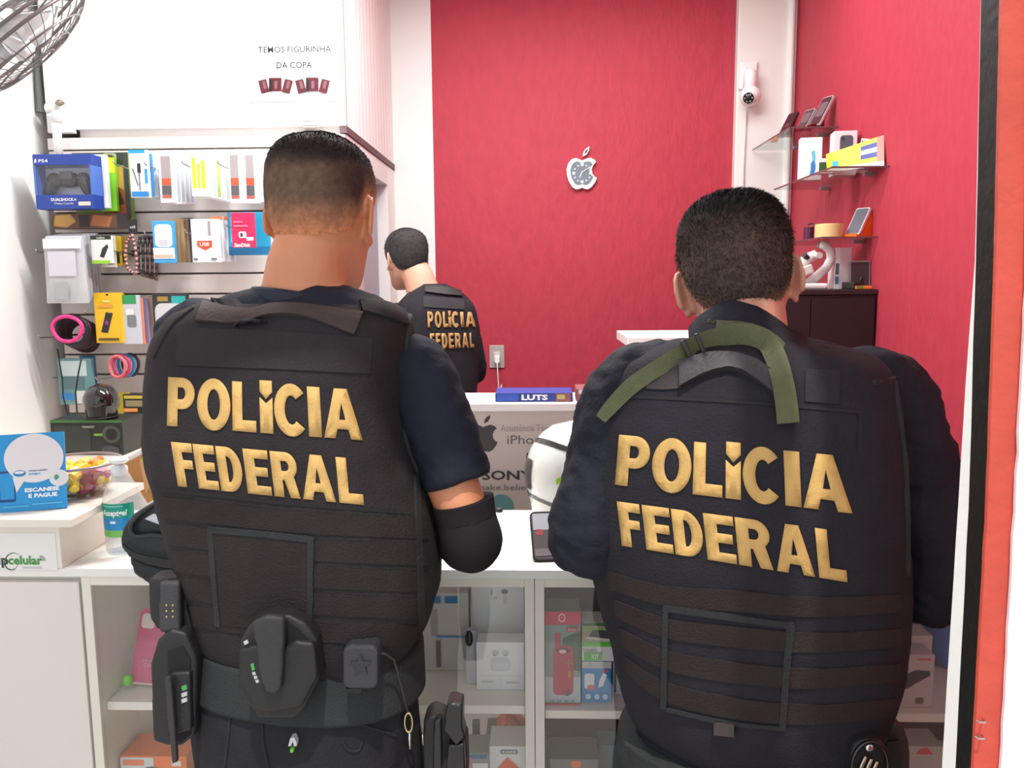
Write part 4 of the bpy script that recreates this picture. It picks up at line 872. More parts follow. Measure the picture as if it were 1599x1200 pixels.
# payment sign
def paysign():
    yb = 1.505; a, b = pix(7, 812, Y=yb), pix(102, 795, Y=yb)
    ang = .27; lx = pix(-4, 700, Y=yb).x
    W, Hh = .125, .155
    o = empty('payment_sign', (pix(52, 800, Y=1.53).x, 1.53, rz+.0006), 'blue payment sign with a white speech bubble on the riser', 'sign', rot=(-.16, -.015, ang))
    MB().prism(rrect(-W/2, 0, W/2, Hh, .002), 0, .003).obj('board', M((24, 148, 212), .3), o)
    MB().verts([(-W/2, .003, 0), (W/2, .003, 0), (W/2-.03, .05, .0085), (-W/2, .05, .0085)], [(0, 1, 2, 3)]).obj('foot_plate', M((24, 148, 212), .3), o)
    bub = ellpts(.004, .108, .0545, .05, 40); k0 = 26
    bub = [q for q in ellpts(.006, .105, .054, .049, 48)]
    MB().prism(bub, -.0016, -.0002).obj('speech_bubble', M((232, 226, 228), .4), o)
    MB().prism([(-.034, .07), (-.012, .062), (-.028, .038)], -.0015, -.0002).obj('bubble_tail', M((232, 226, 228), .4), o)
    MB().prism(ellpts(.05, .062, .0175, .0165, 28), -.0022, -.0003).obj('small_bubble', M((226, 226, 230), .4), o)
    MB().prism([(.041, .064), (.046, .070), (.051, .063), (.044, .057)], -.0028, -.0023).obj('green_mark', M((70, 150, 120), .4), o)
    MB().prism(ellpts(-.021, .076, .0115, .0065, 24), -.0022, -.0017).obj('handshake_badge', M((56, 130, 190), .4), o)
    MB().prism(ellpts(-.021, .078, .009, .003, 20), -.0027, -.0023).obj('handshake_mark', M((226, 232, 240), .4), o)
    prints(o, W, Hh, -.0014, [('txt', (60, 60, 110), 'mercado', .47, .505, .74, .53, .02), ('txt', (60, 160, 215), 'pago', .47, .455, .64, .485, .02), ('txt', (235, 245, 250), 'ESCANEIE', .4, .24, .9, .295, .05), ('txt', (235, 245, 250), 'E PAGUE', .45, .165, .87, .22, .05), ('rect', (90, 185, 228), .08, .06, .45, .075), ('rect', (90, 185, 228), .5, .075, .95, .09)])
    ph = [rrect(-.06, .02, -.03, .082, .004), rrect(-.0575, .0255, -.0325, .078, .002)]
    vs, fs = flat_curve(ph); me = bpy.data.meshes.new('p'); me.from_pydata([(x_, -.0004, z_) for x_, z_ in vs], [], fs); link('phone_outline', me, M((20, 60, 130), .4), o)
paysign()
# bowl with sweets
BY = 1.655; bp = pix(122, 780, Y=BY)
bw = empty('candy_bowl', (bp.x, BY, rz+.0006), 'clear glass bowl full of wrapped sweets behind the riser', 'bowl'); bh = pix(138, 722, Y=BY).z-rz
MB().lathe([(.045, 0), (.055, .002), (.08, bh*.45), (.09, bh), (.092, bh+.002), (.088, bh), (.078, bh*.45), (.05, .008), (.02, .006)], seg=40).obj('bowl_glass', Mglass((246, 244, 245), 1.0), bw, smooth=True)
MB().tube([(.091*math.cos(2*PI*k/40), .091*math.sin(2*PI*k/40), bh) for k in range(40)], .003, 6, closed=True).obj('bowl_rim', M((150, 138, 140), .15), bw, smooth=True)
random.seed(11)
cc = [((236, 206, 60), 'yellow'), ((240, 232, 214), 'white'), ((190, 70, 120), 'pink'), ((214, 130, 60), 'orange'), ((244, 226, 120), 'pale yellow'), ((150, 60, 60), 'dark red')]
cm = []
for c_, n_ in cc:
    mb = MB(); mb.tube([(-.02, 0, .002), (-.011, 0, 0), (-.008, 0, 0), (.008, 0, 0), (.011, 0, 0), (.02, 0, -.002)], [.010, .004, .0115, .0115, .004, .010], 8)
    me = mb.mesh(); me.materials.append(M(c_, .25, coat=.4)); cm.append(me)
nl = max(4, int((bh-.02)/.0115))
for lay in range(nl):
    f_ = (lay+.5)/nl; rad = .046+.036*min(1, f_*1.6)**.8; n_o = int(2*PI*rad/.034)
    for rr_, nn in ((rad, n_o), (rad*.45, 5)):
        for j in range(nn):
            a = 2*PI*j/nn+lay*.9
            i = random.choice([0, 0, 0, 4, 1, 1, 3]) if math.cos(a) < .55 else random.choice([2, 2, 5, 1, 0])
            o = bpy.data.objects.new('wrapped_sweet', cm[i]); COL.objects.link(o)
            o.location = (bp.x+(rr_-.021)*math.cos(a), BY+(rr_-.021)*math.sin(a), rz+.017+lay*.0118+random.uniform(-.002, .003)); o.rotation_euler = (random.uniform(-.5, .5), random.uniform(-.4, .4), random.uniform(0, 6))
            tag(o, cc[i][1]+' wrapped sweet in the glass bowl', 'sweet', cc[i][1]+' wrapped sweets in the bowl')
# sanitizer bottle
p = pix(184, 868, Z=CZ)
sz = empty('sanitizer_bottle', (p.x, p.y+.03, CZ+.0006), 'clear hand sanitizer bottle with a green and blue label', 'bottle'); sh = pix(190, 715, Y=p.y+.03).z-CZ
prof = [(.026, 0), (.034, .001), (.036, .006), (.036, sh*.55), (.0345, sh*.62), (.024, sh*.74), (.014, sh*.8), (.0135, sh*.85)]
MB().lathe(prof, seg=32).obj('bottle_body', Mglass((246, 249, 250), 1.0, 1.4, .16), sz, smooth=True)
MB().lathe([(.032, .004), (.034, .008), (.034, sh*.34), (.032, sh*.345)], seg=28).obj('gel', Mglass((250, 252, 253), .4, 1.3, .03), sz, smooth=True)
MB().lathe([(.0165, sh*.81), (.0165, sh*.89), (.014, sh*.91), (.008, sh*.92), (.008, sh*.95)], seg=20).obj('cap', M((226, 230, 232), .3), sz, smooth=True)
MB().ell((.002, -.004, sh*.975), (.02, .016, .008), 16).obj('pump_head', M((236, 238, 238), .3), sz, smooth=True)
def arc(name, z0, z1, a0, a1, r_, col):
    n = 14; vs = []
    for i in range(n+1):
        a = math.radians(a0+(a1-a0)*i/n); vs += [(r_*math.cos(a), r_*math.sin(a), z0), (r_*math.cos(a), r_*math.sin(a), z1)]
    return MB().verts(vs, [(2*i, 2*i+2, 2*i+3, 2*i+1) for i in range(n)]).obj(name, M(col, .3), sz, smooth=True)
arc('label_green', sh*.40, sh*.55, 205, 335, .0366, (24, 156, 132)); arc('label_blue', sh*.27, sh*.40, 205, 335, .0366, (34, 140, 200)); arc('label_lime', sh*.2, sh*.27, 205, 335, .0366, (120, 190, 90))
vs, fs = text2d('Asseptgel', .03, .2); me = bpy.data.meshes.new('t')
me.from_pydata([(  .0371*math.cos(math.radians(228+84*a)),   .0371*math.sin(math.radians(228+84*a)), sh*.405+b*sh*.085) for a, b in vs], [], fs); link('lettering', me, M((240, 250, 248), .4), sz)
arc('white_drop', sh*.345, sh*.37, 258, 276, .037, (235, 245, 250)); arc('fine_print', sh*.52, sh*.53, 230, 300, .037, (150, 220, 210))
# tilted picture card
a, b, c, d = pix(187, 721, Y=1.775), pix(240, 692, Y=1.785), pix(262, 775, Y=1.785), pix(231, 794, Y=1.775)
pcard = empty('picture_card', d, 'tilted picture card with a white border and brown image behind the bottle', 'card')
def quad(name, pts, col, y0, y1):
    P = [q-d for q in pts]; f_ = Vector((0, 1, 0))
    vs = [p_+f_*y0 for p_ in P]+[p_+f_*y1 for p_ in P]
    MB().verts(vs, [(0, 1, 2, 3), (7, 6, 5, 4), (0, 4, 5, 1), (1, 5, 6, 2), (2, 6, 7, 3), (3, 7, 4, 0)]).obj(name, M(col, .4), pcard)
ctr = (a+b+c+d)/4
quad('card', (a, b, c, d), (242, 240, 240), 0, .003)
inn = [ctr.lerp(q, .84) for q in (a, b, c, d)]; quad('picture', inn, (188, 138, 84), -.0012, -.0003)
def on_c(u, v): return (inn[3].lerp(inn[2], u)).lerp(inn[0].lerp(inn[1], u), v)-d
for k, (w0, col) in enumerate((((.15, .2, .5, .9, .7, .95, .45, .3), (214, 172, 120)), ((.5, .1, .8, .3, .75, .8, .62, .5), (160, 108, 66)), ((.75, .1, .98, .1, .98, .5, .85, .4), (214, 190, 190)))):
    MB().verts([on_c(w0[0], w0[1])+Vector((0, -.0016-.0004*k, 0)), on_c(w0[2], w0[3])+Vector((0, -.0016-.0004*k, 0)), on_c(w0[4], w0[5])+Vector((0, -.0016-.0004*k, 0)), on_c(w0[6], w0[7])+Vector((0, -.0016-.0004*k, 0))], [(0, 1, 2, 3)]).obj('picture_shape', M(col, .4), pcard)
e1, e2 = pix(150, 742, Y=1.80), pix(196, 800, Y=1.795)
MB().verts([a-d+Vector((0, .004, 0)), e1-d, e2-d, d-d+Vector((0, .004, 0))], [(0, 1, 2, 3)]).obj('rear_leaf', M((226, 224, 228), .5), pcard)
low_z = min(d.z, CZ+.06)
MB().tube([Vector((.004, .03, CZ-d.z+.001)), Vector((.004, .006, .0))], .006, 8).obj('prop_foot', M((226, 224, 228), .5), pcard)
# helmet, phone and small cap on the worktop
hc = pix(905, 740, Y=1.78); hc.z = CZ+.0065+.125*.92+.003
hm = helm(hc, .125, (232, 238, 234), 'white and green motorcycle helmet on the worktop beside the broad officer', (30, 34, 34), yaw=-2.3)
for z0, z1, a0, a1, col, nm in ((.03, .04, 270, 310, (150, 210, 40), 'green_stripe'), (.055, .063, 280, 380, (40, 44, 44), 'dark_stripe'), (.18, .19, 290, 390, (40, 44, 44), 'dark_stripe'), (.115, .128, 372, 400, (150, 210, 40), 'green_stripe')):
    vs = []; r = .125; zc = r*.92
    for i in range(13):
        a = math.radians(a0+(a1-a0)*i/12)
        for j in range(3):
            z_ = z0+(z1-z0)*j/2+.012*math.sin(i/12*3)-zc
            q_ = math.sqrt(max(.01, 1-(z_/r)**2)) if z_ > -.2*r else .98-.15*((-.2*r-z_)/(.72*r))
            vs.append((q_*r*.92*math.cos(a)*1.012, q_*r*1.05*math.sin(a)*1.012, z_+zc))
    MB().verts(vs, [(3*i+j, 3*i+3+j, 3*i+4+j, 3*i+1+j) for i in range(12) for j in range(2)]).obj(nm, M(col, .2, coat=.4), hm, smooth=True)
ph0 = pix(866, 874, Y=1.545)
phone('black phone with a grey street picture leaning on the worktop', (ph0.x, 1.545, CZ+.001), (.085, .118), .1, .85, (96, 96, 108), (24, 24, 26),
      items=[('rect', (176, 180, 190), .06, .62, .94, .95), ('poly', (80, 72, 76), [(.06, .05), (.94, .05), (.94, .5), (.06, .55)]), ('poly', (160, 60, 60), [(.1, .52), (.28, .5), (.3, .62), (.14, .63)]), ('poly', (120, 112, 116), [(.06, .1), (.94, .12), (.94, .26), (.06, .24)]), ('poly', (58, 56, 62), [(.4, .5), (.94, .5), (.94, .75), (.6, .7)])])
# small thing at the back of the worktop
p = pix(780, 794, Z=CZ); o = MB().lathe([(.009, 0), (.01, .002), (.009, .008), (.004, .01)], seg=14).obj('bottle_cap', M((40, 40, 44), .4)); o.location = (p.x, min(p.y, 1.9), CZ+.0003); tag(o, 'small dark cap at the rear edge of the worktop', 'cap')
# ------------------------------------------------------------------ people
def fuse(mb, voxel, smooth=3):
    me = mb.mesh(); o = bpy.data.objects.new('fuse', me); COL.objects.link(o)
    r = o.modifiers.new('r', 'REMESH'); r.mode = 'VOXEL'; r.voxel_size = voxel
    sm_ = o.modifiers.new('s', 'SMOOTH'); sm_.iterations = smooth; sm_.factor = .5
    out = bpy.data.meshes.new_from_object(o.evaluated_get(bpy.context.evaluated_depsgraph_get()))
    bpy.data.objects.remove(o); bpy.data.meshes.remove(me); return out
def ripple(me, amp, sc, seed=0, stretch=(1, 1, 1)):
    me.update(); 
    ns = [v.normal.copy() for v in me.vertices]
    for v, n_ in zip(me.vertices, ns):
        p = Vector((v.co.x*stretch[0], v.co.y*stretch[1], v.co.z*stretch[2]))*sc+Vector((seed, seed*2, 0))
        v.co += n_*amp*(noise.noise(p)+.5*noise.noise(p*2.1))
def pobj(name, me, mat, root, base=None, label=None):
    """world-space mesh -> part of a person standing at root"""
    loc = Vector(root.location)
    me.transform(Matrix.Translation(-loc))
    o = link(name, me, mat, base or root, smooth=True)
    if label: o['label'] = label
    return o
def crom(rows, sub):
    out = []
    for i in range(len(rows)-1):
        p0, p1, p2, p3 = rows[max(i-1, 0)], rows[i], rows[i+1], rows[min(i+2, len(rows)-1)]
        for k in range(sub):
            t = k/sub
            out.append(tuple(.5*((2*b)+(-a+c)*t+(2*a-5*b+4*c-d)*t*t+(-a+3*b-3*c+d)*t**3) for a, b, c, d in zip(p0, p1, p2, p3)))
    out.append(tuple(rows[-1])); return out
def sring(c, a, b, n, yaw, N, roll=0):
    out = []; cy, sy = math.cos(yaw), math.sin(yaw)
    for k in range(N):
        t = 2*PI*k/N; x = a*math.copysign(abs(math.cos(t))**(2/n), math.cos(t)); y = b*math.copysign(abs(math.sin(t))**(2/n), math.sin(t))
        out.append(Vector((c[0]+x*cy-y*sy, c[1]+x*sy+y*cy, c[2]-roll*x)))
    return out
def torso_rings(rows, cY, yaw, grow=0, n=2.7, N=64, sub=5, roll=0, lean=0):
    """rows: (photo y, left x, right x, half depth) measured on the plane of the body's middle"""
    out = []
    for py, xl, xr, b in crom(rows, sub):
        l, r = pix(xl, py, Y=cY), pix(xr, py, Y=cY); cx, z = (l.x+r.x)/2, (l.z+r.z)/2; a = (r.x-l.x)/2
        for _ in range(5):     # fit the outline seen in the photograph
            ps = [(p-CAM) for p in sring((cx, cY, z), a, b, n, yaw, 48, roll)]
            xs = [799.5+F*p.dot(CR)/p.dot(CF) for p in ps]; k = cY/F
            dl, dr = (xl-min(xs))*k, (xr-max(xs))*k; cx += (dl+dr)/2*.9; a = max(.02, a+(dr-dl)/2*.9)
        out.append(sring((cx, cY, z), max(.01, a+grow), max(.01, b+grow), n, yaw, N, roll))
    return out
def limb(mb, pts, rad, N=20, cap=.7):
    """tapered limb with rounded ends"""
    pts = [Vector(p) for p in pts]
    P = crom([(*p, r) for p, r in zip(pts, rad)], 5)
    q = [Vector(p[:3]) for p in P]; r = [p[3] for p in P]
    d0 = (q[0]-q[1]).normalized(); d1 = (q[-1]-q[-2]).normalized()
    q = [q[0]+d0*r[0]*cap, q[0]+d0*r[0]*cap*.75]+q+[q[-1]+d1*r[-1]*cap*.75, q[-1]+d1*r[-1]*cap]
    r = [r[0]*.25, r[0]*.7]+r+[r[-1]*.7, r[-1]*.25]
    mb.tube(q, r, N)
HEADROWS = [(0, .024, .088, .03), (.012, .040, .096, .012), (.03, .050, .097, -.02), (.05, .058, .095, -.052), (.08, .066, .095, -.078), (.115, .0735, .092, -.094), (.15, .077, .094, -.101), (.18, .0755, .088, -.1), (.205, .066, .072, -.087), (.222, .05, .05, -.066), (.232, .03, .026, -.04), (.237, .012, .006, -.018)]
def head_rings(off=0, N=48, sub=4):
    out = []
    for z, hw, yf, yb in crom(HEADROWS, sub):
        a = hw+off; yf += off; yb -= off; zz = z+off*(1.2*(z-.12)/.12)
        out.append([Vector((x.x, x.y, zz)) for x in sring((0, (yf+yb)/2, 0), a, (yf-yb)/2, 2.25, 0, N)])
    return out
def headmat(center, yaw, pitch, roll, s):
    R = Matrix.Rotation(yaw, 4, 'Z') @ Matrix.Rotation(roll, 4, 'Y') @ Matrix.Rotation(-pitch, 4, 'X')
    return Matrix.Translation(center) @ R @ Matrix.Scale(s, 4) @ Matrix.Translation((0, 0, -.12))
def add_head(mb, T):
    h = MB(); h.loft(head_rings(0, 36, 3))
    h.tube([(0, .088, .125), (0, .101, .1), (0, .112, .082), (0, .1, .074)], [.006, .009, .012, .008], 10)
    for s in (-1, 1):
        h.ell((s*.011, .1, .079), (.008, .009, .007), 8); h.ell((s*.03, .086, .137), (.02, .008, .006), 10); h.ell((s*.04, .066, .09), (.02, .02, .016), 10)
        rim = []
        for k in range(13):
            a = math.radians(-70+250*k/12); yy = .017*math.cos(a+PI)*-1; zz = .031*math.sin(a)
            rim.append((s*(.077+.014*(.5+yy/.034)), -.002-yy*.9, .112+zz))
        h.tube(rim, [.0045]*13, 8)
        h.ell((s*.0835, -.002, .111), (.0052, .0165, .029), 14, rot=Matrix.Rotation(s*.43, 3, 'Z'))
        h.ell((s*.078, .004, .082), (.006, .009, .012), 8)
    h.ell((0, .095, .049), (.024, .007, .006), 10); h.ell((0, .094, .04), (.021, .007, .006), 10); h.ell((0, .09, .014), (.02, .012, .012), 10)
    me = h.mesh(); me.transform(T); mb.bm.from_mesh(me); bpy.data.meshes.remove(me)
def add_hand(mb, w0, fwd, up, side, s=1.0, curl=.5):
    f_ = Vector(fwd).normalized(); u_ = Vector(up); u_ = (u_-f_*u_.dot(f_)).normalized(); r_ = f_.cross(u_)*side; w0 = Vector(w0)
    rings = []
    for t, hw, hh in ((-.01, .024, .018), (.02, .032, .016), (.055, .040, .015), (.085, .040, .013), (.095, .034, .011)):
        c = w0+f_*t*s; rings.append([c+r_*hw*s*math.cos(a)+u_*hh*s*math.sin(a) for a in [2*PI*k/14 for k in range(14)]])
    mb.loft(rings)
    for off, L in ((-.029, .072), (-.0095, .082), (.0095, .077), (.028, .06)):
        p = w0+f_*.082*s+r_*off*s; d = f_.copy(); pts = [p]
        for k, (fr, cu) in enumerate(((.45, .35), (.31, .6), (.24, .5))):
            d = (d-u_*cu*curl).normalized(); p = p+d*L*fr*s; pts.append(p)
        mb.tube([pts[0]-f_*.02*s]+pts+[pts[-1]+d*.004], [.0095*s, .0095*s, .009*s, .008*s, .0072*s, .004*s], 10)
    p = w0+f_*.025*s-r_*.03*s; d = (f_*.7-r_*.7).normalized(); a = p+d*.038*s; d2 = (f_*.9-r_*.25-u_*.35).normalized(); b = a+d2*.032*s; c = b+(d2-u_*.2).normalized()*.024*s
    mb.tube([p-d*.012, p, a, b, c], [.011*s, .0125*s, .0105*s, .009*s, .005*s], 10)
def hairline(tab):
    def f(y):
        if y <= tab[0][0]: return tab[0][1]
        for (y0, z0), (y1, z1) in zip(tab, tab[1:]):
            if y <= y1: return z0+(z1-z0)*(y-y0)/(y1-y0)
        return tab[-1][1]
    return f
def hair(root, T, tab, thick, colfn, nstr, slen, mat, comb=(0, 0, -.4), lie=.75):
    zb = hairline(tab); rings = head_rings(.0005, 80, 7); vs = []; col = []; keep = []
    N = 80
    for r in rings:
        cy = sum((p.y for p in r))/N; cz = r[0].z
        for p in r:
            t = p.z-zb(p.y)-.004*noise.noise(p*60); sm_ = max(0, min(1, t/.03)); sm_ = sm_*sm_*(3-2*sm_)
            n_ = Vector((p.x, p.y-cy, (p.z-.12)*1.1)).normalized()
            q = p+n_*(thick(p)*sm_+.0006)
            q += n_*.0015*sm_*noise.noise(p*90)
            vs.append(q); keep.append(t); col.append(colfn(p, t))
    fs = []
    for i in range(len(rings)-1):
        for j in range(N):
            f_ = (i*N+j, i*N+(j+1) % N, (i+1)*N+(j+1) % N, (i+1)*N+j)
            if sum(keep[k] for k in f_) > 0: fs.append(f_)
    fs.append(tuple(range((len(rings)-1)*N, len(rings)*N)))
    me = bpy.data.meshes.new('hair'); me.from_pydata(vs, [], fs)
    ca = me.color_attributes.new('tone', 'FLOAT_COLOR', 'POINT')
    for i, c_ in enumerate(col): ca.data[i].color = rgb(c_)
    me.transform(T); sc_ = T.to_scale().x
    ho = pobj('hair', me, mat, root)
    rnd = random.Random(5); sv = []; sf = []; scol = []
    fw_ = [f for f in fs[:-1]]
    for _ in range(nstr):
        f_ = rnd.choice(fw_); u, v = rnd.random(), rnd.random()
        p = (vs[f_[0]]*(1-u)+vs[f_[1]]*u)*(1-v)+(vs[f_[3]]*(1-u)+vs[f_[2]]*u)*v
        t = p.z-zb(p.y)
        if t < .004: continue
        n_ = Vector((p.x, p.y+.003, (p.z-.12)*1.1)).normalized()
        L = slen(p, t)*rnd.uniform(.6, 1.25)
        d = (n_*lie+Vector(comb)*(.6 if p.z > .19 else 1)+Vector((rnd.uniform(-.35, .35), rnd.uniform(-.35, .35), rnd.uniform(-.3, .3)))).normalized()
        if lie < .5 and p.z > .15+.04*rnd.random(): d = (Vector((.35+.2*rnd.random(), .9, .0))-n_*(Vector((.35, .9, 0)).dot(n_))+n_*rnd.uniform(.15, .6)).normalized()
        sd = d.cross(Vector((rnd.uniform(-1, 1), rnd.uniform(-1, 1), rnd.uniform(-1, 1)))).normalized()*.0006
        k = len(sv); p = p-n_*.001
        sv += [p-sd, p+sd, p+d*L*.55+sd*.7, p+d*L*.55-sd*.7, p+d*L-n_*L*.18]; sf += [(k, k+1, k+2, k+3), (k+3, k+2, k+4)]
        c_ = colfn(p, t); g = rnd.uniform(.6, 1.25); scol += [tuple(min(255, x*g) for x in c_)]*5
    ms = bpy.data.meshes.new('strands'); ms.from_pydata(sv, [], sf)
    ca = ms.color_attributes.new('tone', 'FLOAT_COLOR', 'POINT')
    for i, c_ in enumerate(scol): ca.data[i].color = rgb(c_)
    ms.transform(T @ Matrix())
    so = pobj('hair_strands', ms, mat, root, ho); so['kind'] = 'stuff'
    return ho
HAIRM = M((50, 40, 40), .8, attr='tone', var=.22, vscale=120, spec=.12)

# lettering of the vests, cut from sheet: outlines in a unit box, holes inside
def arcp(cx, cy, rx, ry, a0, a1, n=10): return [(cx+rx*math.cos(math.radians(a0+(a1-a0)*k/n)), cy+ry*math.sin(math.radians(a0+(a1-a0)*k/n))) for k in range(n+1)]
GL = {
 'P': [[(0, 0), (0, 1), (.55, 1)]+arcp(.55, .68, .45, .32, 88, -88)+[(.38, .36), (.38, 0)], [(.37, .8)]+arcp(.52, .68, .13, .12, 90, -90)+[(.37, .56)]],
 'O': [ellpts(.5, .5, .5, .53, 36), ellpts(.5, .5, .19, .31, 28)],
 'L': [[(0, 0), (0, 1), (.42, 1), (.42, .23), (1, .23), (1, 0)]],
 'I': [[(0, 0), (0, 1), (1, 1), (1, 0)]],
 'J': [[(0, 0), (0, .72), (.5, .60), (1, .72), (1, 0)], [(.02, 1.06), (1, 1.06), (1, .83), (.5, .68), (.02, .83)]],
 'C': [arcp(.52, .5, .52, .53, 42, 318, 26)+arcp(.52, .5, .2, .29, 312, 48, 18)],
 'A': [[(0, 0), (.33, 1), (.67, 1), (1, 0), (.70, 0), (.64, .19), (.36, .19), (.30, 0)], [(.42, .38), (.58, .38), (.5, .72)]],
 'F': [[(0, 0), (0, 1), (1, 1), (1, .79), (.46, .79), (.46, .61), (.92, .61), (.92, .41), (.46, .41), (.46, 0)]],
 'E': [[(0, 0), (0, 1), (1, 1), (1, .8), (.43, .8), (.43, .61), (.93, .61), (.93, .41), (.43, .41), (.43, .2), (1, .2), (1, 0)]],
 'D': [[(0, 0), (0, 1), (.42, 1)]+arcp(.42, .5, .58, .5, 88, -88, 14)+[(.42, 0)], [(.39, .79)]+arcp(.43, .5, .19, .29, 90, -90, 10)+[(.39, .21)]],
 'R': [[(0, 0), (0, 1), (.55, 1)]+arcp(.55, .70, .42, .30, 88, -50)+[(1, 0), (.63, 0), (.45, .38), (.38, .38), (.38, 0)], [(.37, .8)]+arcp(.52, .69, .13, .11, 90, -90)+[(.37, .58)]],
}
class Surface:
    def __init__(s, mes):
        vs = []; fs = []
        for me in mes:
            o = len(vs); vs += [v.co.copy() for v in me.vertices]; fs += [tuple(i+o for i in p.vertices) for p in me.polygons]
        s.t = BVHTree.FromPolygons(vs, fs)
    def at(s, px, py):
        d = ray(px, py).normalized(); h = s.t.ray_cast(CAM, d)
        if h[0] is None: h = s.t.find_nearest(CAM+d*1.15)
        n_ = h[1]
        if n_.dot(d) > 0: n_ = -n_
        return h[0], n_
def letters(surf, word, boxes, quad, root, base, mat, lift=.0012):
    """boxes: x extents of the letters along the word in the photo; quad: its four corners tl, tr, br, bl"""
    tl, tr, br, bl = [Vector(q) for q in quad]; x0, x1 = boxes[0][0], boxes[-1][1]
    for ch, (a, b) in zip(word, boxes):
        vs, fs = flat_curve(GL[ch])
        bm = bmesh.new(); V = [bm.verts.new((v[0], v[1], 0)) for v in vs]
        for f in fs:
            try: bm.faces.new([V[i] for i in f])
            except ValueError: pass
        bmesh.ops.subdivide_edges(bm, edges=[e for e in bm.edges if e.calc_length() > .22], cuts=2, use_grid_fill=False)
        bmesh.ops.triangulate(bm, faces=bm.faces)
        for v in bm.verts:
            u = (a+(b-a)*v.co.x-x0)/(x1-x0); w_ = v.co.y
            q = (bl.lerp(br, u)).lerp(tl.lerp(tr, u), w_)
            h, n_ = surf.at(q.x, q.y); v.co = h+n_*lift
        r = bmesh.ops.extrude_face_region(bm, geom=bm.faces[:]); 
        nv = [g for g in r['geom'] if isinstance(g, bmesh.types.BMVert)]
        for v in nv:
            h, n_, _, _ = surf.t.find_nearest(v.co); d = (v.co-h); 
            v.co += (d.normalized() if d.length > 1e-6 else n_)*.0005
        bmesh.ops.recalc_face_normals(bm, faces=bm.faces)
        me = bpy.data.meshes.new('letter'); bm.to_mesh(me); bm.free()
        pobj('letter', me, mat, root, base)
def qline(pts, t):
    """point along a measured line (even parameter, smooth)"""
    n = len(pts)-1; x = t*n; i = min(int(x), n-1); f = x-i
    if n == 1: return Vector(pts[0]).lerp(Vector(pts[1]), f)
    p0, p1, p2, p3 = [Vector(pts[k]) for k in (max(i-1, 0), i, i+1, min(i+2, n))]
    return .5*((2*p1)+(-p0+p2)*f+(2*p0-5*p1+4*p2-p3)*f*f+(-p0+3*p1-3*p2+p3)*f**3)
def patch(surf, top, bot, root, base, name, mat, nu=24, nv=4, th=.002, lift=.0, label=None, bulge=0):
    vs = []; 
    for j in range(nv+1):
        for i in range(nu+1):
            q = qline(top, i/nu).lerp(qline(bot, i/nu), j/nv); h, n_ = surf.at(q.x, q.y)
            bl = bulge*math.sin(PI*i/nu)*math.sin(PI*j/nv) if bulge else 0
            vs.append((h, n_, bl))
    V = [h+n_*(lift+th+bl) for h, n_, bl in vs]; B = []; ring = list(range(nu+1))+[k*(nu+1)+nu for k in range(1, nv+1)]+[nv*(nu+1)+i for i in range(nu-1, -1, -1)]+[k*(nu+1) for k in range(nv-1, 0, -1)]
    fs = [(j*(nu+1)+i, j*(nu+1)+i+1, (j+1)*(nu+1)+i+1, (j+1)*(nu+1)+i) for j in range(nv) for i in range(nu)]
    m = len(ring); o0 = len(V); V += [V[k].copy() for k in ring]+[vs[k][0]+vs[k][1]*(lift-.002) for k in ring]
    fs += [(o0+k, o0+m+k, o0+m+(k+1) % m, o0+(k+1) % m) for k in range(m)]
    bm = bmesh.new(); bb = [bm.verts.new(v) for v in V]
    for f in fs:
        try: bm.faces.new([bb[i] for i in f])
        except ValueError: pass
    bmesh.ops.recalc_face_normals(bm, faces=bm.faces)
    me = bpy.data.meshes.new(name); bm.to_mesh(me); bm.free()
    o = pobj(name, me, mat, root, base, label)
    return o
def piping(surf, pts, rad, root, base, name, mat, n=30, lift=0):
    P = []
    for k in range(n+1):
        q = qline(pts, k/n); h, n_ = surf.at(q.x, q.y); P.append(h+n_*lift)
    return pobj(name, MB().tube(P, rad, 8).mesh(), mat, root, base)
def plate(pts, Y0, Y1, root, base, name, mat, bev=.004):
    """thick piece of gear with the measured outline, standing at a real depth"""
    Pp = [pix(x, y, Y=Y0) for x, y in pts]
    mb = MB(); mb.prism([(p.x, p.z) for p in Pp], Y0, Y1)
    if bev: 
        bmesh.ops.bevel(mb.bm, geom=[e for e in mb.bm.edges if abs(e.verts[0].co.y-e.verts[1].co.y) < 1e-6], offset=bev, segments=2, profile=.5, affect='EDGES')
    me = mb.mesh(); o = pobj(name, me, mat, root, base); 
    me.polygons.foreach_set('use_smooth', [False]*len(me.polygons)); return o
def soft(pts, Y0, Y1, root, base, name, mat, sm_=7, vox=.004):
    Pp = [pix(x, y, Y=Y0) for x, y in pts]
    me = fuse(MB().prism([(p.x, p.z) for p in Pp], Y0, Y1), vox, sm_); return pobj(name, me, mat, root, base)
SKIN1 = M((206, 134, 96), .5, var=.06, vscale=25, bump=.12, bscale=350)
SKIN2 = M((208, 150, 126), .5, var=.05, vscale=25, bump=.12, bscale=350)
SKIN3 = M((212, 164, 140), .5, var=.05, vscale=25)
VEST1 = M((43, 38, 40), .85, bump=.45, bscale=260, var=.10, vscale=20, spec=.25)
VEST2 = M((38, 36, 42), .85, bump=.45, bscale=260, var=.10, vscale=20, spec=.25)
TEE = M((33, 35, 46), .85, bump=.25, bscale=180, var=.08, vscale=16, spec=.25)
JACK = M((33, 33, 42), .8, bump=.4, bscale=150, var=.1, vscale=18, spec=.25)
PANTS = M((36, 35, 39), .85, bump=.4, bscale=220, var=.1, vscale=16, spec=.25)
WEB = M((47, 38, 38), .8, bump=.5, bscale=300, var=.08, vscale=40, spec=.25)
WEB1 = M((43, 36, 37), .8, bump=.5, bscale=300, var=.08, vscale=40, spec=.25)
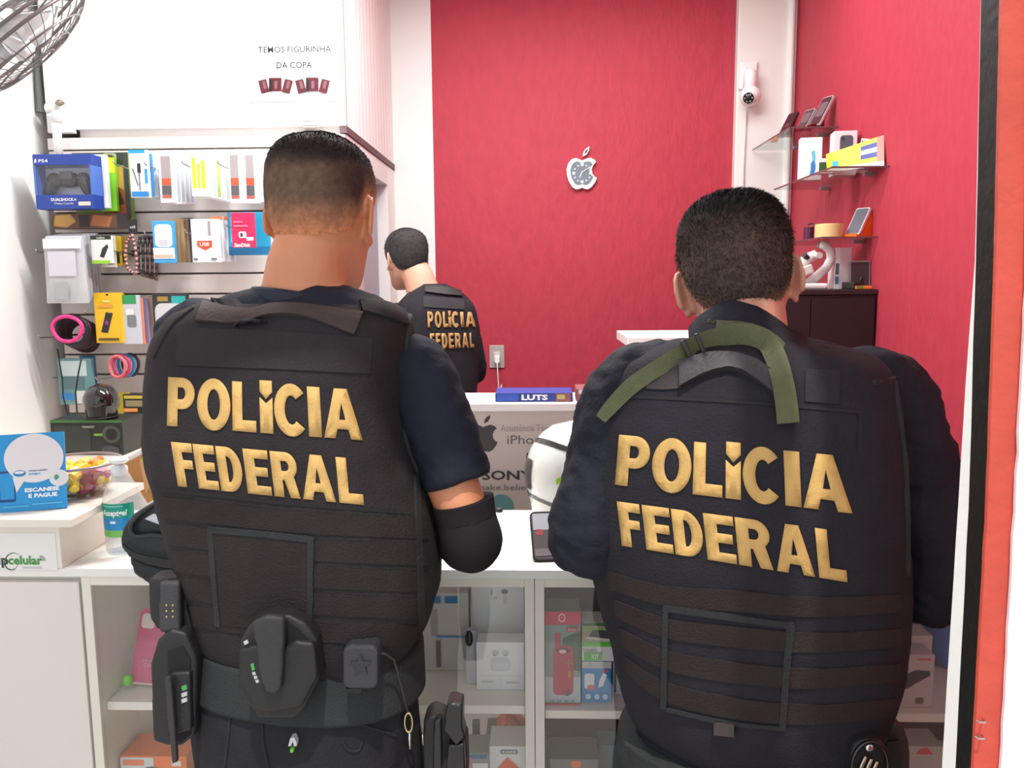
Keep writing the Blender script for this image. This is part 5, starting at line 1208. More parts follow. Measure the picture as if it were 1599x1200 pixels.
WEBG = M((44, 45, 46), .75, bump=.5, bscale=300, var=.08, vscale=40, spec=.3)
SLEEVE = M((34, 30, 32), .9, bump=.2, bscale=260, spec=.2)
LEATHER = M((34, 33, 34), .5, bump=.25, bscale=180, spec=.4)
BOOT = M((26, 24, 24), .45)
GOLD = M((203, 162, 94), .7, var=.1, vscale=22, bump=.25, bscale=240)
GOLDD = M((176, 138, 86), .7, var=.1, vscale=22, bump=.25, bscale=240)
def build_legs(root, c, yaw, hipw, z_top, zk=.5, depth=.10, stance=.11, rows=None, cY=None):
    """trousers from the measured hip rows down to the boots; returns mesh"""
    mb = MB()
    if rows: mb.loft(torso_rings(rows, cY, yaw, 0, 2.4, 40, 3))
    rx = Vector((math.cos(yaw), math.sin(yaw), 0)); fy = Vector((-math.sin(yaw), math.cos(yaw), 0))
    for s in (-1, 1):
        top = c+rx*s*hipw*.5; kn = Vector((c.x, c.y, 0))+rx*s*stance+fy*.015; kn.z = zk
        an = Vector((c.x, c.y, .1))+rx*s*(stance+.015)-fy*.01
        limb(mb, [top, top.lerp(kn, .5), kn, kn.lerp(an, .5), an], [.092, .088, .068, .07, .062], 22, .3)
    me = fuse(mb, .009, 4); ripple(me, .004, 22, 3, (1, 1, .5)); pobj('trousers', me, PANTS, root)
    for s in (-1, 1):
        an = Vector((c.x, c.y, 0))+rx*s*(stance+.015)-fy*.01; b = MB(); rings = []
        for t, w0, h_ in ((-.075, .022, .05), (-.06, .036, .09), (-.01, .042, .11), (.04, .042, .085), (.1, .047, .06), (.16, .046, .048), (.19, .036, .04), (.205, .018, .026)):
            p = an+fy*t
            rings.append([p+rx*w0*math.copysign(abs(math.cos(q))**.8, math.cos(q))+Vector((0, 0, .002+h_/2+h_/2*math.copysign(abs(math.sin(q))**.7, math.sin(q)))) for q in [2*PI*k/18 for k in range(18)]])
        b.loft(rings); b.tube([an+Vector((0, 0, .05)), an+Vector((0, 0, .17))], [.052, .056], 16)
        pobj('boot', fuse(b, .006, 2), BOOT, root)
def person(name_loc, label):
    return empty('person', name_loc, label, 'person')

def officer_one():
    cY = 1.24; yaw = -.2
    rows = [(1003, 318, 645, .112), (990, 306, 657, .122), (930, 285, 682, .132), (870, 266, 690, .138), (800, 246, 686, .142), (740, 229, 668, .146), (690, 221, 652, .146), (620, 220, 642, .142), (560, 226, 642, .132), (525, 240, 646, .12), (495, 266, 640, .105), (474, 300, 622, .09), (458, 340, 592, .072), (447, 380, 560, .055)]
    c = (pix(318, 1003, Y=cY)+pix(645, 1003, Y=cY))/2
    root = person((c.x, cY, 0), 'tall officer with buzz cut in black vest and short sleeved shirt leaning on the counter')
    # anchors
    hc_ = pix(494, 211, Y=1.27); hs = 1.0; HC = Vector((hc_.x, 1.285, hc_.z-.119*hs)); T = headmat(HC, -.2, .12, .02, hs)
    nb = pix(474, 480, Y=1.25)
    SR, ER = pix(646, 578, Y=1.24), pix(736, 845, Y=1.21); WR = Vector((ER.x-.11, 1.455, ER.z-.015))
    SL = pix(300, 540, Y=1.27); EL = Vector((SL.x-.0, 1.42, 1.12)); WL = Vector((SL.x+.10, 1.58, 1.03))
    mb = MB(); mb.loft(torso_rings(rows, cY, yaw, -.03, 2.4, 40, 2)); add_head(mb, T)
    limb(mb, [nb+Vector((0, .0, -.03)), nb.lerp(HC, .45)+Vector((-.004, -.008, 0)), HC+Vector((-.002, -.010, -.045))], [.074, .062, .059], 24, .3)
    limb(mb, [SR, SR.lerp(ER, .55), ER, ER.lerp(WR, .5), WR], [.048, .043, .037, .035, .026], 20)
    limb(mb, [SL, EL, WL], [.05, .042, .028], 20)
    add_hand(mb, WR, (-.3, .9, -.1), (0, .1, 1), 1); add_hand(mb, WL, (.4, .85, -.05), (0, .1, 1), -1)
    pel = pix(480, 1080, Y=cY)
    for s in (-1, 1): limb(mb, [Vector((c.x+s*.08, cY, .92)), Vector((c.x+s*.1, cY+.01, .5)), Vector((c.x+s*.11, cY-.01, .1))], [.055, .035, .03], 16)
    me = fuse(mb, .0045, 2); pobj('body', me, SKIN1, root)
    ev = [MB().ell(T @ Vector((s*.031, .084, .118)), (.0125, .0125, .0125), 14).mesh() for s in (-1, 1)]
    for m_ in ev: pobj('eye', m_, M((235, 232, 228), .2), root)
    def colf(p, t):
        a = max(0, min(1, (t+.012*noise.noise(p*35))/.055)); z = p.z
        base = (104, 82, 68); dark = (46, 37, 35)
        k = max(0, min(1, (z-.165-.012*noise.noise(p*30))/.03)); sidek = max(0, min(1, (abs(p.x)-.045)/.03))*.7
        k = max(k, sidek*min(1, max(0, (z-.1)/.05)))
        b_ = tuple(base[i]*(1-k)+dark[i]*k for i in range(3)); sk = (206, 134, 96)
        return tuple(sk[i]*(1-a)+b_[i]*a for i in range(3))
    hair(root, T, [(-.11, .072), (-.06, .078), (-.03, .09), (-.012, .13), (.02, .138), (.05, .142), (.072, .18), (.1, .188)], lambda p: .0015+.003*max(0, min(1, (p.z-.17)/.04)), colf, 11000, lambda p, t: .0018+.0028*max(0, min(1, (p.z-.17)/.04)), HAIRM)
    # T-shirt
    sb_ = MB(); sb_.loft(torso_rings(rows, cY, yaw, -.016, 2.5, 48, 3))
    sl_end = pix(716, 752, Y=1.215)
    limb(sb_, [SR+Vector((-.05, 0, .012)), SR, SR.lerp(sl_end, .35)+Vector((.004, 0, 0)), SR.lerp(sl_end, .7)+Vector((.004, 0, 0)), sl_end], [.048, .056, .058, .055, .053], 28, .08)
    limb(sb_, [SL+Vector((.03, 0, .01)), SL, SL.lerp(EL, .7)], [.06, .06, .052], 24, .15)
    me = fuse(sb_, .006, 3); ripple(me, .0035, 26, 1, (1, 1, 1.6)); tee_me = me.copy(); pobj('t_shirt', me, TEE, root)
    nk = [(395, 452), (430, 461), (480, 464), (530, 468), (552, 472)]
    cl = MB(); ctr_ = nb.lerp(HC, .12)+Vector((.0, .0, -.012)); rr_ = []
    for z_, r_ in ((-.03, .092), (-.008, .086), (.008, .08), (.012, .077), (.006, .072), (-.03, .07)): rr_.append([ctr_+Vector((r_*1.05*math.cos(q), r_*.98*math.sin(q), z_-.012*math.cos(q)-.01*math.sin(q))) for q in [2*PI*k/36 for k in range(36)]])
    pobj('collar', cl.loft(rr_, False).mesh(), M((30, 34, 50), .8), root)
    # arm sleeve
    a0 = pix(722, 782, Y=1.213); am = MB(); ap = crom([(*q, r_) for q, r_ in ((a0, .0492), (a0.lerp(ER, .5), .0475), (ER, .0485), (ER+Vector((-.02, .06, -.012)), .049), (ER.lerp(WR, .5), .046), (WR, .033))], 8)
    am.tube([q[:3] for q in ap], [q[3] for q in ap], 40)
    me = am.mesh(); ripple(me, .0012, 40); pobj('arm_sleeve', me, SLEEVE, root)
    build_legs(root, Vector((c.x+.004, cY, .90)), yaw, .17, .9, rows=[(1235, 312, 642, .12), (1180, 300, 652, .125), (1120, 298, 655, .126), (1060, 302, 655, .122), (1000, 312, 652, .112), (985, 318, 645, .108)], cY=cY)
    # vest
    R = torso_rings(rows[:-3]+[(479, 300, 622, .088), (472, 330, 602, .072), (470, 360, 575, .055)], cY, yaw, 0, 2.9, 96, 7, roll=.02)
    vm = MB().loft(R).mesh(); ripple(vm, .0045, 11, 2); ripple(vm, .0012, 38, 4)
    SU = Surface([vm]); SA = Surface([vm, tee_me])
    vest = pobj('vest', vm, VEST1, root)
    P_ = lambda *a, **k: patch(SU, *a[:2], root, vest, *a[2:], **k)
    P_([(318, 474), (380, 486), (430, 478), (485, 480), (566, 491)], [(308, 503), (372, 506), (425, 494), (480, 497), (552, 524)], 'carry_handle', M((62, 48, 46), .75, bump=.4, bscale=200), th=.006, nu=30)
    P_([(278, 512), (430, 518), (581, 529)], [(276, 571), (430, 577), (577, 584)], 'name_panel', M((40, 34, 35), .9, bump=.6, bscale=400), th=.0022)
    P_([(252, 763), (440, 784), (640, 800)], [(253, 767), (440, 788), (640, 804)], 'panel_seam', M((26, 24, 26), .9), th=.0012)
    for k in range(5):
        y0 = 776+42*k; l = 252+8.5*k; r = 668-(0 if k < 3 else 6*(k-2))
        P_([(l, y0), (450, y0+22), (r, y0+34)], [(l+6, y0+33), (450, y0+55), (r, y0+66)], 'webbing_band', WEB1, nu=30, nv=2, th=.0016)
    fr = [(326, 822), (491, 838), (489, 987), (338, 976)]
    P_([(326, 822), (410, 829), (491, 838)], [(327, 831), (410, 838), (491, 847)], 'flap_border', WEBG, th=.0042, nu=16, nv=2)
    P_([(326, 826), (334, 826)], [(338, 978), (346, 978)], 'flap_border', WEBG, th=.0042, nu=2, nv=14)
    P_([(482, 840), (491, 840)], [(480, 987), (489, 988)], 'flap_border', WEBG, th=.0042, nu=2, nv=14)
    P_([(334, 832), (410, 838), (482, 847)], [(345, 976), (410, 982), (480, 986)], 'pouch_flap', WEB1, th=.0028)
    P_([(646, 742), (653, 740)], [(653, 978), (662, 972)], 'side_binding', WEBG, th=.003, nu=2, nv=20)
    piping(SU, [(640, 494), (634, 540), (629, 610), (632, 680), (654, 742)], .005, root, vest, 'armhole_binding', WEBG)
    piping(SU, [(302, 482), (268, 510), (240, 560)], .003, root, vest, 'shoulder_seam', VEST1)
    P_([(340, 452), (362, 450), (392, 462)], [(318, 470), (352, 474), (388, 472)], 'shoulder_strap', VEST1, th=.007, bulge=.006)
    P_([(560, 468), (600, 474), (630, 486)], [(566, 488), (604, 498), (636, 508)], 'shoulder_strap', VEST1, th=.005, bulge=.005)
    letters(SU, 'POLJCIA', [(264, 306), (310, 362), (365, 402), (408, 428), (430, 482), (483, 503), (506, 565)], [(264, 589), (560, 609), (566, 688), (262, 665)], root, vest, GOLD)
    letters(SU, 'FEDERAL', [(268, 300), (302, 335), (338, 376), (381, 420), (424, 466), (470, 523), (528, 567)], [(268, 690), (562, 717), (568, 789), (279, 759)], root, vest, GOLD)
    # belt and what hangs on it
    bR = torso_rings([(1066, 303, 657, .122), (1040, 306, 656, .12), (998, 312, 654, .114)], cY, yaw, .008, 2.4, 64, 4)
    bm_ = MB().loft(bR).mesh(); SB = Surface([bm_]); belt = pobj('duty_belt', bm_, WEBG, root)
    yb = cY-.135
    DARK = M((16, 15, 16), .85)
    po = soft([(373, 1002), (390, 974), (420, 962), (452, 962), (478, 976), (494, 1000), (500, 1058), (473, 1113), (459, 1125), (403, 1125), (370, 1074)], yb-.036, yb+.03, root, None, 'radio_pouch', LEATHER); po['label'] = 'black soft pouch on the back of the belt'
    soft([(376, 1012), (400, 1010), (437, 1018), (458, 1002), (490, 1006), (496, 1056), (470, 1106), (405, 1116), (374, 1070)], yb-.046, yb-.02, root, po, 'pouch_pocket', LEATHER, 5)
    plate([(439, 980), (452, 974), (470, 988), (484, 1004), (440, 1012)], yb-.0375, yb-.034, root, po, 'pouch_opening', DARK, 0)
    soft([(392, 974), (416, 962), (444, 966), (441, 1040), (438, 1078), (428, 1086), (414, 1082), (405, 1060), (401, 1020)], yb-.058, yb-.042, root, po, 'pouch_strap', M((44, 43, 44), .6, bump=.3, bscale=200), 4)
    plate([(391, 1038), (396, 1036), (398, 1046), (394, 1049)], yb-.0475, yb-.0455, root, po, 'green_tag', M((70, 150, 80), .5), 0)
    for k in range(3): plate([(393.5+2.5*k, 1051+6*k), (398+2.5*k, 1050+6*k), (399.5+2.5*k, 1054+6*k), (395+2.5*k, 1055.5+6*k)], yb-.0475, yb-.0455, root, po, 'white_tag', M((180, 180, 180), .5), 0)
    plate([(380, 1003), (386, 1000), (388, 1005), (382, 1008)], yb-.0475, yb-.0455, root, po, 'white_tag', M((180, 180, 180), .5), 0)
    pl_ = soft([(238, 1160), (233, 1040), (245, 1000), (265, 984), (290, 990), (307, 1030), (304, 1150), (281, 1168), (258, 1166)], 1.145, 1.205, root, None, 'magazine_pouch', LEATHER); pl_['label'] = 'tall black pouch hanging at the left hip'
    plate([(262, 1018), (285, 1010), (297, 1030), (298, 1148), (282, 1160), (264, 1150)], 1.1435, 1.146, root, pl_, 'pouch_opening', DARK, 0)
    soft([(266, 1052), (296, 1050), (298, 1142), (272, 1150)], 1.134, 1.15, root, pl_, 'pouch_pocket', LEATHER, 3)
    soft([(256, 1060), (266, 1056), (277, 1192), (267, 1195)], 1.122, 1.131, root, pl_, 'pouch_strap', M((46, 44, 44), .6, bump=.3, bscale=200), 2, .003)
    plate([(283, 1073), (291, 1070), (292, 1077), (285, 1080)], 1.1325, 1.136, root, pl_, 'green_tag', M((70, 150, 80), .5), 0)
    for k in range(2): plate([(283, 1084+9*k), (292, 1081+9*k), (292, 1087+9*k), (284, 1090+9*k)], 1.1325, 1.136, root, pl_, 'white_tag', M((180, 180, 180), .5), 0)
    ls = soft([(248, 911), (279, 909), (280, 990), (247, 990)], 1.15, 1.166, root, None, 'rivet_strap', M((52, 51, 53), .6, bump=.3, bscale=200), 3)
    for i in range(3):
        for j in range(2):
            q = pix(260+10*j, 946+9*i, Y=1.1495); pobj('rivet', MB().ell(q, (.002, .0014, .002), 8).mesh(), M((170, 158, 112), .35, .8), root, ls)
    soft([(231, 905), (300, 895), (302, 995), (245, 985), (232, 965)], 1.17, 1.21, root, None, 'hip_panel', LEATHER, 5)
    # waist bag at the left side, its flap open over a white sheet
    wb = soft([(186, 842), (190, 824), (206, 804), (232, 788), (262, 776), (310, 772), (310, 890), (262, 892), (226, 884), (199, 872), (188, 857)], 1.33, 1.455, root, None, 'waist_bag', M((32, 35, 38), .5, bump=.4, bscale=120), 9, .006); wb['label'] = 'open black waist bag at the left side holding a white sheet'
    soft([(197, 866), (226, 880), (310, 895), (310, 945), (262, 938), (236, 918), (206, 898)], 1.345, 1.45, root, wb, 'bag_pocket', M((28, 30, 32), .55, bump=.4, bscale=120), 7, .006)
    c_ = [pix(x, y, Y=Y_) for x, y, Y_ in ((226, 811, 1.322), (248, 797, 1.335), (268, 792, 1.345), (268, 822, 1.325), (250, 820, 1.32))]
    pobj('white_sheet', MB().verts(c_+[q+Vector((0, .012, .001)) for q in c_], [(0, 1, 2, 3, 4), (9, 8, 7, 6, 5)]+[(i, (i+1) % 5, 5+(i+1) % 5, 5+i) for i in range(5)]).mesh(), M((232, 232, 238), .6), root, wb)
    zp = [pix(x, y, Y=Y_) for x, y, Y_ in ((290, 783, 1.36), (258, 783, 1.345), (230, 795, 1.328), (210, 812, 1.322), (205, 828, 1.322), (214, 838, 1.322), (240, 836, 1.322), (290, 842, 1.322))]
    pobj('bag_rim', MB().tube([v[:3] for v in crom([tuple(v) for v in zp], 5)], .0045, 8).mesh(), M((40, 44, 46), .5), root, wb)
    zp = [pix(x, y, Y=1.321) for x, y in ((192, 850), (206, 862), (232, 870), (290, 878))]
    pobj('zip', MB().tube([v[:3] for v in crom([tuple(v) for v in zp], 5)], .0022, 6).mesh(), M((20, 22, 22), .5), root, wb)
    bg_ = plate([(q[0], q[1]) for q in rrect(535, 1009, 590, 1077, 12, 3)], yb-.028, yb+.02, root, None, 'belt_case', M((48, 48, 52), .45, bump=.25, bscale=200), .004); bg_['label'] = 'square black case with a raised star on the belt'
    st_ = []
    for k in range(10):
        a = PI/2+k*PI/5; r_ = 17 if k % 2 == 0 else 7.5; st_.append((563+r_*math.cos(a), 1040-r_*math.sin(a)))
    plate(st_, yb-.0305, yb-.0275, root, bg_, 'star_emblem', M((42, 42, 46), .5), 0)
    plate([(540, 1076), (565, 1076), (562, 1084), (540, 1082)], yb-.01, yb+.01, root, bg_, 'case_clip', LEATHER, 0)
    cord = [pix(x, y, Y=yb-.004+.06*i/6) for i, (x, y) in enumerate(((588, 1018), (602, 1022), (615, 1031), (622, 1055), (630, 1085), (637, 1112)))]
    pobj('key_cord', MB().tube(cord, .002, 6).mesh(), M((50, 48, 44), .6), root)
    q = pix(638, 1130, Y=yb+.05)
    pobj('snap_hook', MB().tube([q+Vector((.006*math.cos(a), 0, .016*math.sin(a)+.001)) for a in [2*PI*k/18 for k in range(18)]], .0018, 8, closed=True).mesh(), M((206, 190, 150), .2, 1), root)
    pobj('key', MB().tube([q+Vector((.001, 0, -.017)), q+Vector((.001, 0, -.042))], .0022, 8).mesh(), M((216, 210, 196), .25, 1), root)
    SP = Surface([bpy.data.objects['trousers'].data.copy()]); SP_off = Vector(root.location)
    tm = bpy.data.objects['trousers'].data.copy(); tm.transform(Matrix.Translation(SP_off)); SP = Surface([tm])
    TR = bpy.data.objects['trousers']
    for ln in ([(318, 1072), (352, 1092), (360, 1110), (352, 1200)], [(497, 1112), (560, 1100), (620, 1078), (650, 1058)], [(497, 1122), (560, 1110), (620, 1090), (652, 1070)], [(410, 1130), (412, 1160), (420, 1200)], [(470, 1126), (540, 1126), (620, 1150)], [(534, 1158), (545, 1172), (560, 1172), (566, 1158)]):
        piping(SP, ln, .0022, root, TR, 'seam', M((28, 27, 29), .85), lift=.0005)
    # pistol holster on the right hip
    hs_ = soft([(660, 1128), (672, 1118), (690, 1122), (728, 1160), (730, 1215), (716, 1300), (672, 1300), (660, 1215)], 1.2, 1.25, root, None, 'holster', LEATHER); hs_['label'] = 'black holster with a pistol at the right hip'
    soft([(697, 1104), (703, 1099), (722, 1102), (722, 1140), (726, 1152), (712, 1166), (693, 1142)], 1.175, 1.215, root, hs_, 'pistol_grip', M((34, 34, 36), .3), 3, .003)
    soft([(699, 1166), (724, 1162), (727, 1210), (696, 1212)], 1.178, 1.2, root, hs_, 'pistol_body', M((30, 30, 32), .3), 3, .003)
    soft([(677, 1128), (688, 1122), (690, 1205), (675, 1205)], 1.18, 1.202, root, hs_, 'magazine', M((34, 34, 36), .35), 3, .003)
    plate([(450, 1166), (453, 1154), (459, 1152), (463, 1160), (463, 1166), (459, 1166), (457, 1158), (454, 1166)], cY-.141, cY-.12, root, None, 'white_pocket_mark', M((200, 200, 200), .5), 0)
    plate([(453, 1170), (458, 1170), (458, 1176), (453, 1176)], cY-.141, cY-.12, root, None, 'green_pocket_mark', M((110, 190, 60), .5), 0)
officer_one()

def officer_two():
    cY = 1.21; yaw = -.3
    rows = [(1158, 1025, 1340, .115), (1140, 1000, 1362, .126), (1110, 980, 1385, .138), (1060, 965, 1402, .147), (980, 944, 1418, .153), (900, 927, 1424, .157), (820, 912, 1425, .158), (740, 905, 1422, .157), (660, 914, 1412, .152), (610, 930, 1402, .143), (575, 955, 1388, .13), (553, 985, 1364, .112), (540, 1020, 1325, .094), (532, 1060, 1280, .074)]
    c = (pix(1025, 1158, Y=cY)+pix(1340, 1158, Y=cY))/2
    root = person((c.x, cY, 0), 'broad officer in black jacket and vest with olive strap over the shoulders')
    hs = 1.05; HC = pix(1151, 437, Y=1.29); T = headmat(HC, -.16, .38, -.15, hs)
    nb = pix(1165, 545, Y=1.235)
    SL, EL = pix(985, 615, Y=1.215), pix(917, 845, Y=1.2); WL = Vector((EL.x+.06, 1.46, EL.z-.03))
    SR, ER = pix(1385, 625, Y=1.215), pix(1462, 915, Y=1.19); WR = Vector((ER.x-.1, 1.45, 1.02))
    mb = MB(); mb.loft(torso_rings(rows, cY, yaw, -.035, 2.4, 40, 2)); add_head(mb, T)
    limb(mb, [nb+Vector((0, 0, -.03)), nb.lerp(HC, .5)+Vector((0, -.006, -.0)), HC+Vector((.006, .0, -.03))], [.068, .064, .06], 24, .3)
    limb(mb, [SL, EL, WL], [.042, .038, .028], 18); limb(mb, [SR, ER, WR], [.042, .038, .028], 18)
    add_hand(mb, WL, (.25, .95, -.1), (0, .1, 1), -1); add_hand(mb, WR, (-.3, .9, -.1), (0, .1, 1), 1)
    for s in (-1, 1): limb(mb, [Vector((c.x+s*.08, cY, .85)), Vector((c.x+s*.1, cY+.01, .48)), Vector((c.x+s*.11, cY-.01, .1))], [.05, .035, .03], 16)
    me = fuse(mb, .0045, 2); pobj('body', me, SKIN2, root)
    for s in (-1, 1): pobj('eye', MB().ell(T @ Vector((s*.031, .084, .118)), (.0125, .0125, .0125), 14).mesh(), M((235, 232, 228), .2), root)
    def colf(p, t):
        a = max(0, min(1, t/.04)); k = max(0, min(1, (p.z-.15)/.05))
        base = (86, 70, 63); dark = (31, 28, 30); b_ = tuple(base[i]*(1-k)+dark[i]*k for i in range(3)); sk = (176, 128, 106)
        return tuple(sk[i]*(1-a)+b_[i]*a for i in range(3))
    hair(root, T, [(-.11, .012), (-.07, .022), (-.04, .06), (-.014, .115), (.015, .135), (.05, .14), (.075, .18), (.1, .19)], lambda p: .003+.005*max(0, min(1, (p.z-.14)/.06)), colf, 30000, lambda p, t: .007+.011*max(0, min(1, (p.z-.14)/.05)), HAIRM, comb=(.12, 0, -.55), lie=.22)
    # jacket
    jb_ = MB(); jb_.loft(torso_rings(rows, cY, yaw, -.012, 2.5, 48, 3))
    limb(jb_, [SL+Vector((.05, 0, .015)), SL, SL.lerp(EL, .5)+Vector((-.006, 0, 0)), EL, EL.lerp(WL, .5), WL], [.066, .068, .062, .06, .054, .042], 28, .5)
    limb(jb_, [SR+Vector((-.05, 0, .015)), SR, SR.lerp(ER, .5)+Vector((.008, 0, 0)), ER, ER.lerp(WR, .5), WR], [.066, .07, .066, .062, .054, .042], 28, .5)
    hip = [(1260, 985, 1385, .13), (1180, 985, 1380, .13), (1120, 990, 1380, .128)]
    jb_.loft(torso_rings(hip, cY, yaw, -.004, 2.4, 40, 3))
    me = fuse(jb_, .006, 3); ripple(me, .006, 17, 5, (1.3, 1.3, .7)); ripple(me, .0035, 38, 6, (.8, .8, 1.6)); jme = me.copy(); pobj('jacket', me, JACK, root)
    # stand-up collar, open towards the front, following the bent neck
    axis = (HC-nb).normalized(); cc_ = nb+axis*.008; sx = Vector((1, 0, 0)); sx = (sx-axis*sx.dot(axis)).normalized(); sy = axis.cross(sx); rr_ = []
    cl = MB()
    for h_, r_ in ((-.045, .098), (-.01, .09), (.03, .0845), (.052, .083), (.054, .080), (.03, .0805), (-.02, .084)):
        ring_ = []
        for q in [2*PI*k/40 for k in range(40)]:
            dip = .060*max(0, math.cos(q+.5))**1.3+.016*max(0, -math.cos(q))+.004
            ring_.append(cc_+sx*r_*math.cos(q)+sy*r_*.98*math.sin(q)+axis*(h_-(dip if h_ > 0 else 0)))
        rr_.append(ring_)
    cm_ = cl.loft(rr_, False).mesh(); ripple(cm_, .002, 30); col_me = cm_.copy(); pobj('collar', cm_, JACK, root)
    build_legs(root, Vector((c.x, cY, .84)), yaw, .17, .84, zk=.48, rows=[(1330, 985, 1375, .125), (1260, 978, 1390, .13), (1200, 976, 1392, .13), (1150, 985, 1380, .126)], cY=cY)
    R = torso_rings(rows, cY, yaw, 0, 2.8, 96, 7, roll=.0)
    vm = MB().loft(R).mesh(); ripple(vm, .005, 10, 8); ripple(vm, .0012, 36, 9)
    SU = Surface([vm]); SA = Surface([vm, jme, col_me])
    vest = pobj('vest', vm, VEST2, root)
    P_ = lambda *a, **k: patch(SU, *a[:2], root, vest, *a[2:], **k)
    BR = M((56, 46, 48), .75, bump=.4, bscale=200)
    P_([(1014, 570), (1040, 567), (1072, 572)], [(1010, 608), (1036, 609), (1064, 607)], 'handle_base', BR, th=.003)
    P_([(1258, 578), (1284, 578), (1311, 580)], [(1256, 628), (1284, 630), (1310, 632)], 'handle_base', M((29, 29, 33), .85, bump=.4, bscale=200), th=.0025)
    P_([(1062, 572), (1105, 560), (1150, 560), (1195, 578), (1222, 598)], [(1062, 606), (1100, 588), (1145, 580), (1186, 600), (1218, 626)], 'carry_handle', M((48, 46, 50), .6, bump=.3, bscale=200), th=.012, nu=30)
    P_([(980, 617), (1160, 626), (1345, 642)], [(980, 622), (1160, 631), (1345, 647)], 'panel_edge', M((30, 29, 33), .9), th=.0016)
    P_([(1340, 644), (1346, 644)], [(1339, 708), (1345, 708)], 'panel_edge', M((30, 29, 33), .9), th=.0016, nu=2, nv=8)
    for k in range(4):
        l, yl = 950+9*k, 892+44*k; ym = 920+56*k; yr = 928+54*k; r = 1408-2*k
        P_([(l, yl), (1040, (yl+ym)/2+9), (1150, ym+2), (1270, ym+12), (r, yr)], [(l+3, yl+28), (1040, (yl+ym)/2+40), (1150, ym+35), (1270, ym+43), (r, yr+28)], 'webbing_band', WEB, nu=36, nv=2, th=.002)
    P_([(1037, 944), (1140, 958), (1240, 972)], [(1038, 954), (1140, 968), (1240, 982)], 'flap_border', WEBG, th=.0045, nu=16, nv=2)
    P_([(1036, 946), (1045, 946)], [(1033, 1105), (1042, 1106)], 'flap_border', WEBG, th=.0045, nu=2, nv=16)
    P_([(1228, 974), (1240, 974)], [(1216, 1134), (1226, 1136)], 'flap_border', WEBG, th=.0045, nu=2, nv=16)
    P_([(1040, 1104), (1130, 1124), (1225, 1134)], [(1042, 1110), (1130, 1130), (1225, 1140)], 'flap_border', WEBG, th=.004, nu=16, nv=2)
    P_([(1116, 1126), (1147, 1128)], [(1116, 1144), (1147, 1147)], 'pull_tab', M((66, 56, 56), .7), th=.008, nu=4, nv=3)
    piping(SU, [(1394, 582), (1402, 640), (1412, 720), (1416, 820), (1416, 900)], .005, root, vest, 'armhole_binding', WEBG)
    piping(SU, [(958, 600), (936, 650), (920, 740), (926, 840), (938, 890)], .004, root, vest, 'armhole_binding', WEBG)
    letters(SU, 'POLJCIA', [(963, 1014), (1018, 1080), (1083, 1129), (1134, 1158), (1161, 1223), (1227, 1252), (1255, 1331)], [(968, 679), (1324, 713), (1331, 802), (961, 757)], root, vest, GOLD)
    letters(SU, 'FEDERAL', [(964, 999), (1003, 1046), (1049, 1096), (1100, 1147), (1150, 1205), (1210, 1271), (1277, 1322)], [(964, 783), (1316, 830), (1323, 909), (972, 852)], root, vest, GOLD)
    # olive sling strap
    OL = M((92, 96, 66), .8, bump=.5, bscale=350, var=.08, vscale=60)
    line = [(938, 655, 9), (950, 640, 11), (985, 604, 13), (1022, 578, 13), (1060, 556, 14), (1090, 538, 15), (1130, 525, 16), (1165, 522, 17), (1196, 533, 17), (1212, 560, 17), (1222, 595, 17), (1228, 630, 17.5), (1231, 661, 17.5)]
    n = 44; ctr2 = []
    for k in range(n+1):
        q = qline([Vector(l_) for l_ in line], k/n); h, n_ = SA.at(q.x, q.y); ctr2.append([q, h])
    ys = [c_[1].y for c_ in ctr2]
    for _ in range(6): ys = [min(ys[i], (ys[max(i-1, 0)]+ys[i]+ys[min(i+1, n)])/3) for i in range(n+1)]
    vs = []
    for k, (q, h) in enumerate(ctr2):
        t = qline([Vector(l_) for l_ in line], min(1, k/n+.01))-qline([Vector(l_) for l_ in line], max(0, k/n-.01)); t = Vector((t.x, t.y)).normalized(); pn = Vector((-t.y, t.x))*q.z
        for sgn, dy in ((-1, -.012), (1, -.012), (1, -.0095), (-1, -.0095)): 
            vs.append(pix(q.x+pn.x*sgn, q.y+pn.y*sgn, Y=ys[k]+dy-.004))
    sm2 = MB().verts(vs, [(4*k+i, 4*k+(i+1) % 4, 4*k+4+(i+1) % 4, 4*k+4+i) for k in range(n) for i in range(4)]+[(3, 2, 1, 0), (4*n, 4*n+1, 4*n+2, 4*n+3)]).mesh()
    sl_ = pobj('sling_strap', sm2, OL, root, None, 'olive green webbing strap over the shoulders'); sm2.polygons.foreach_set('use_smooth', [False]*len(sm2.polygons)); SS = Surface([sl_.data.copy()])
    patch(Surface([jme, col_me]), [(1118, 503), (1165, 507), (1200, 520), (1226, 542)], [(1122, 518), (1165, 521), (1196, 534), (1220, 556)], root, sl_, 'neck_loop', M((74, 76, 52), .8, bump=.5, bscale=350), th=.006)
    k = 13
    def buckle(px, py, ang, w2, h2):
        q = pix(px, py, Y=min(ys[14:20])-.018); rot = Matrix.Rotation(ang, 3, 'Y')
        pobj('buckle', MB().box(q.x-w2, q.y-.003, q.z-h2, q.x+w2, q.y+.004, q.z+h2, .0015, rot=rot).mesh(), M((38, 40, 34), .4), root, sl_)
    buckle(1073, 548, -.45+.0, .0035, .0165); buckle(1094, 538, -.4, .003, .0165); buckle(1112, 503, .3, .006, .003)
    # belt, handcuff case, holster
    bR = torso_rings([(1206, 968, 1396, .138), (1180, 968, 1397, .138), (1150, 972, 1394, .136)], cY, yaw, .006, 2.4, 64, 4, roll=-.0)
    bb = MB().loft(bR).mesh(); 
    SJ = Surface([jme, vm]); belt = pobj('duty_belt', bb, WEBG, root)
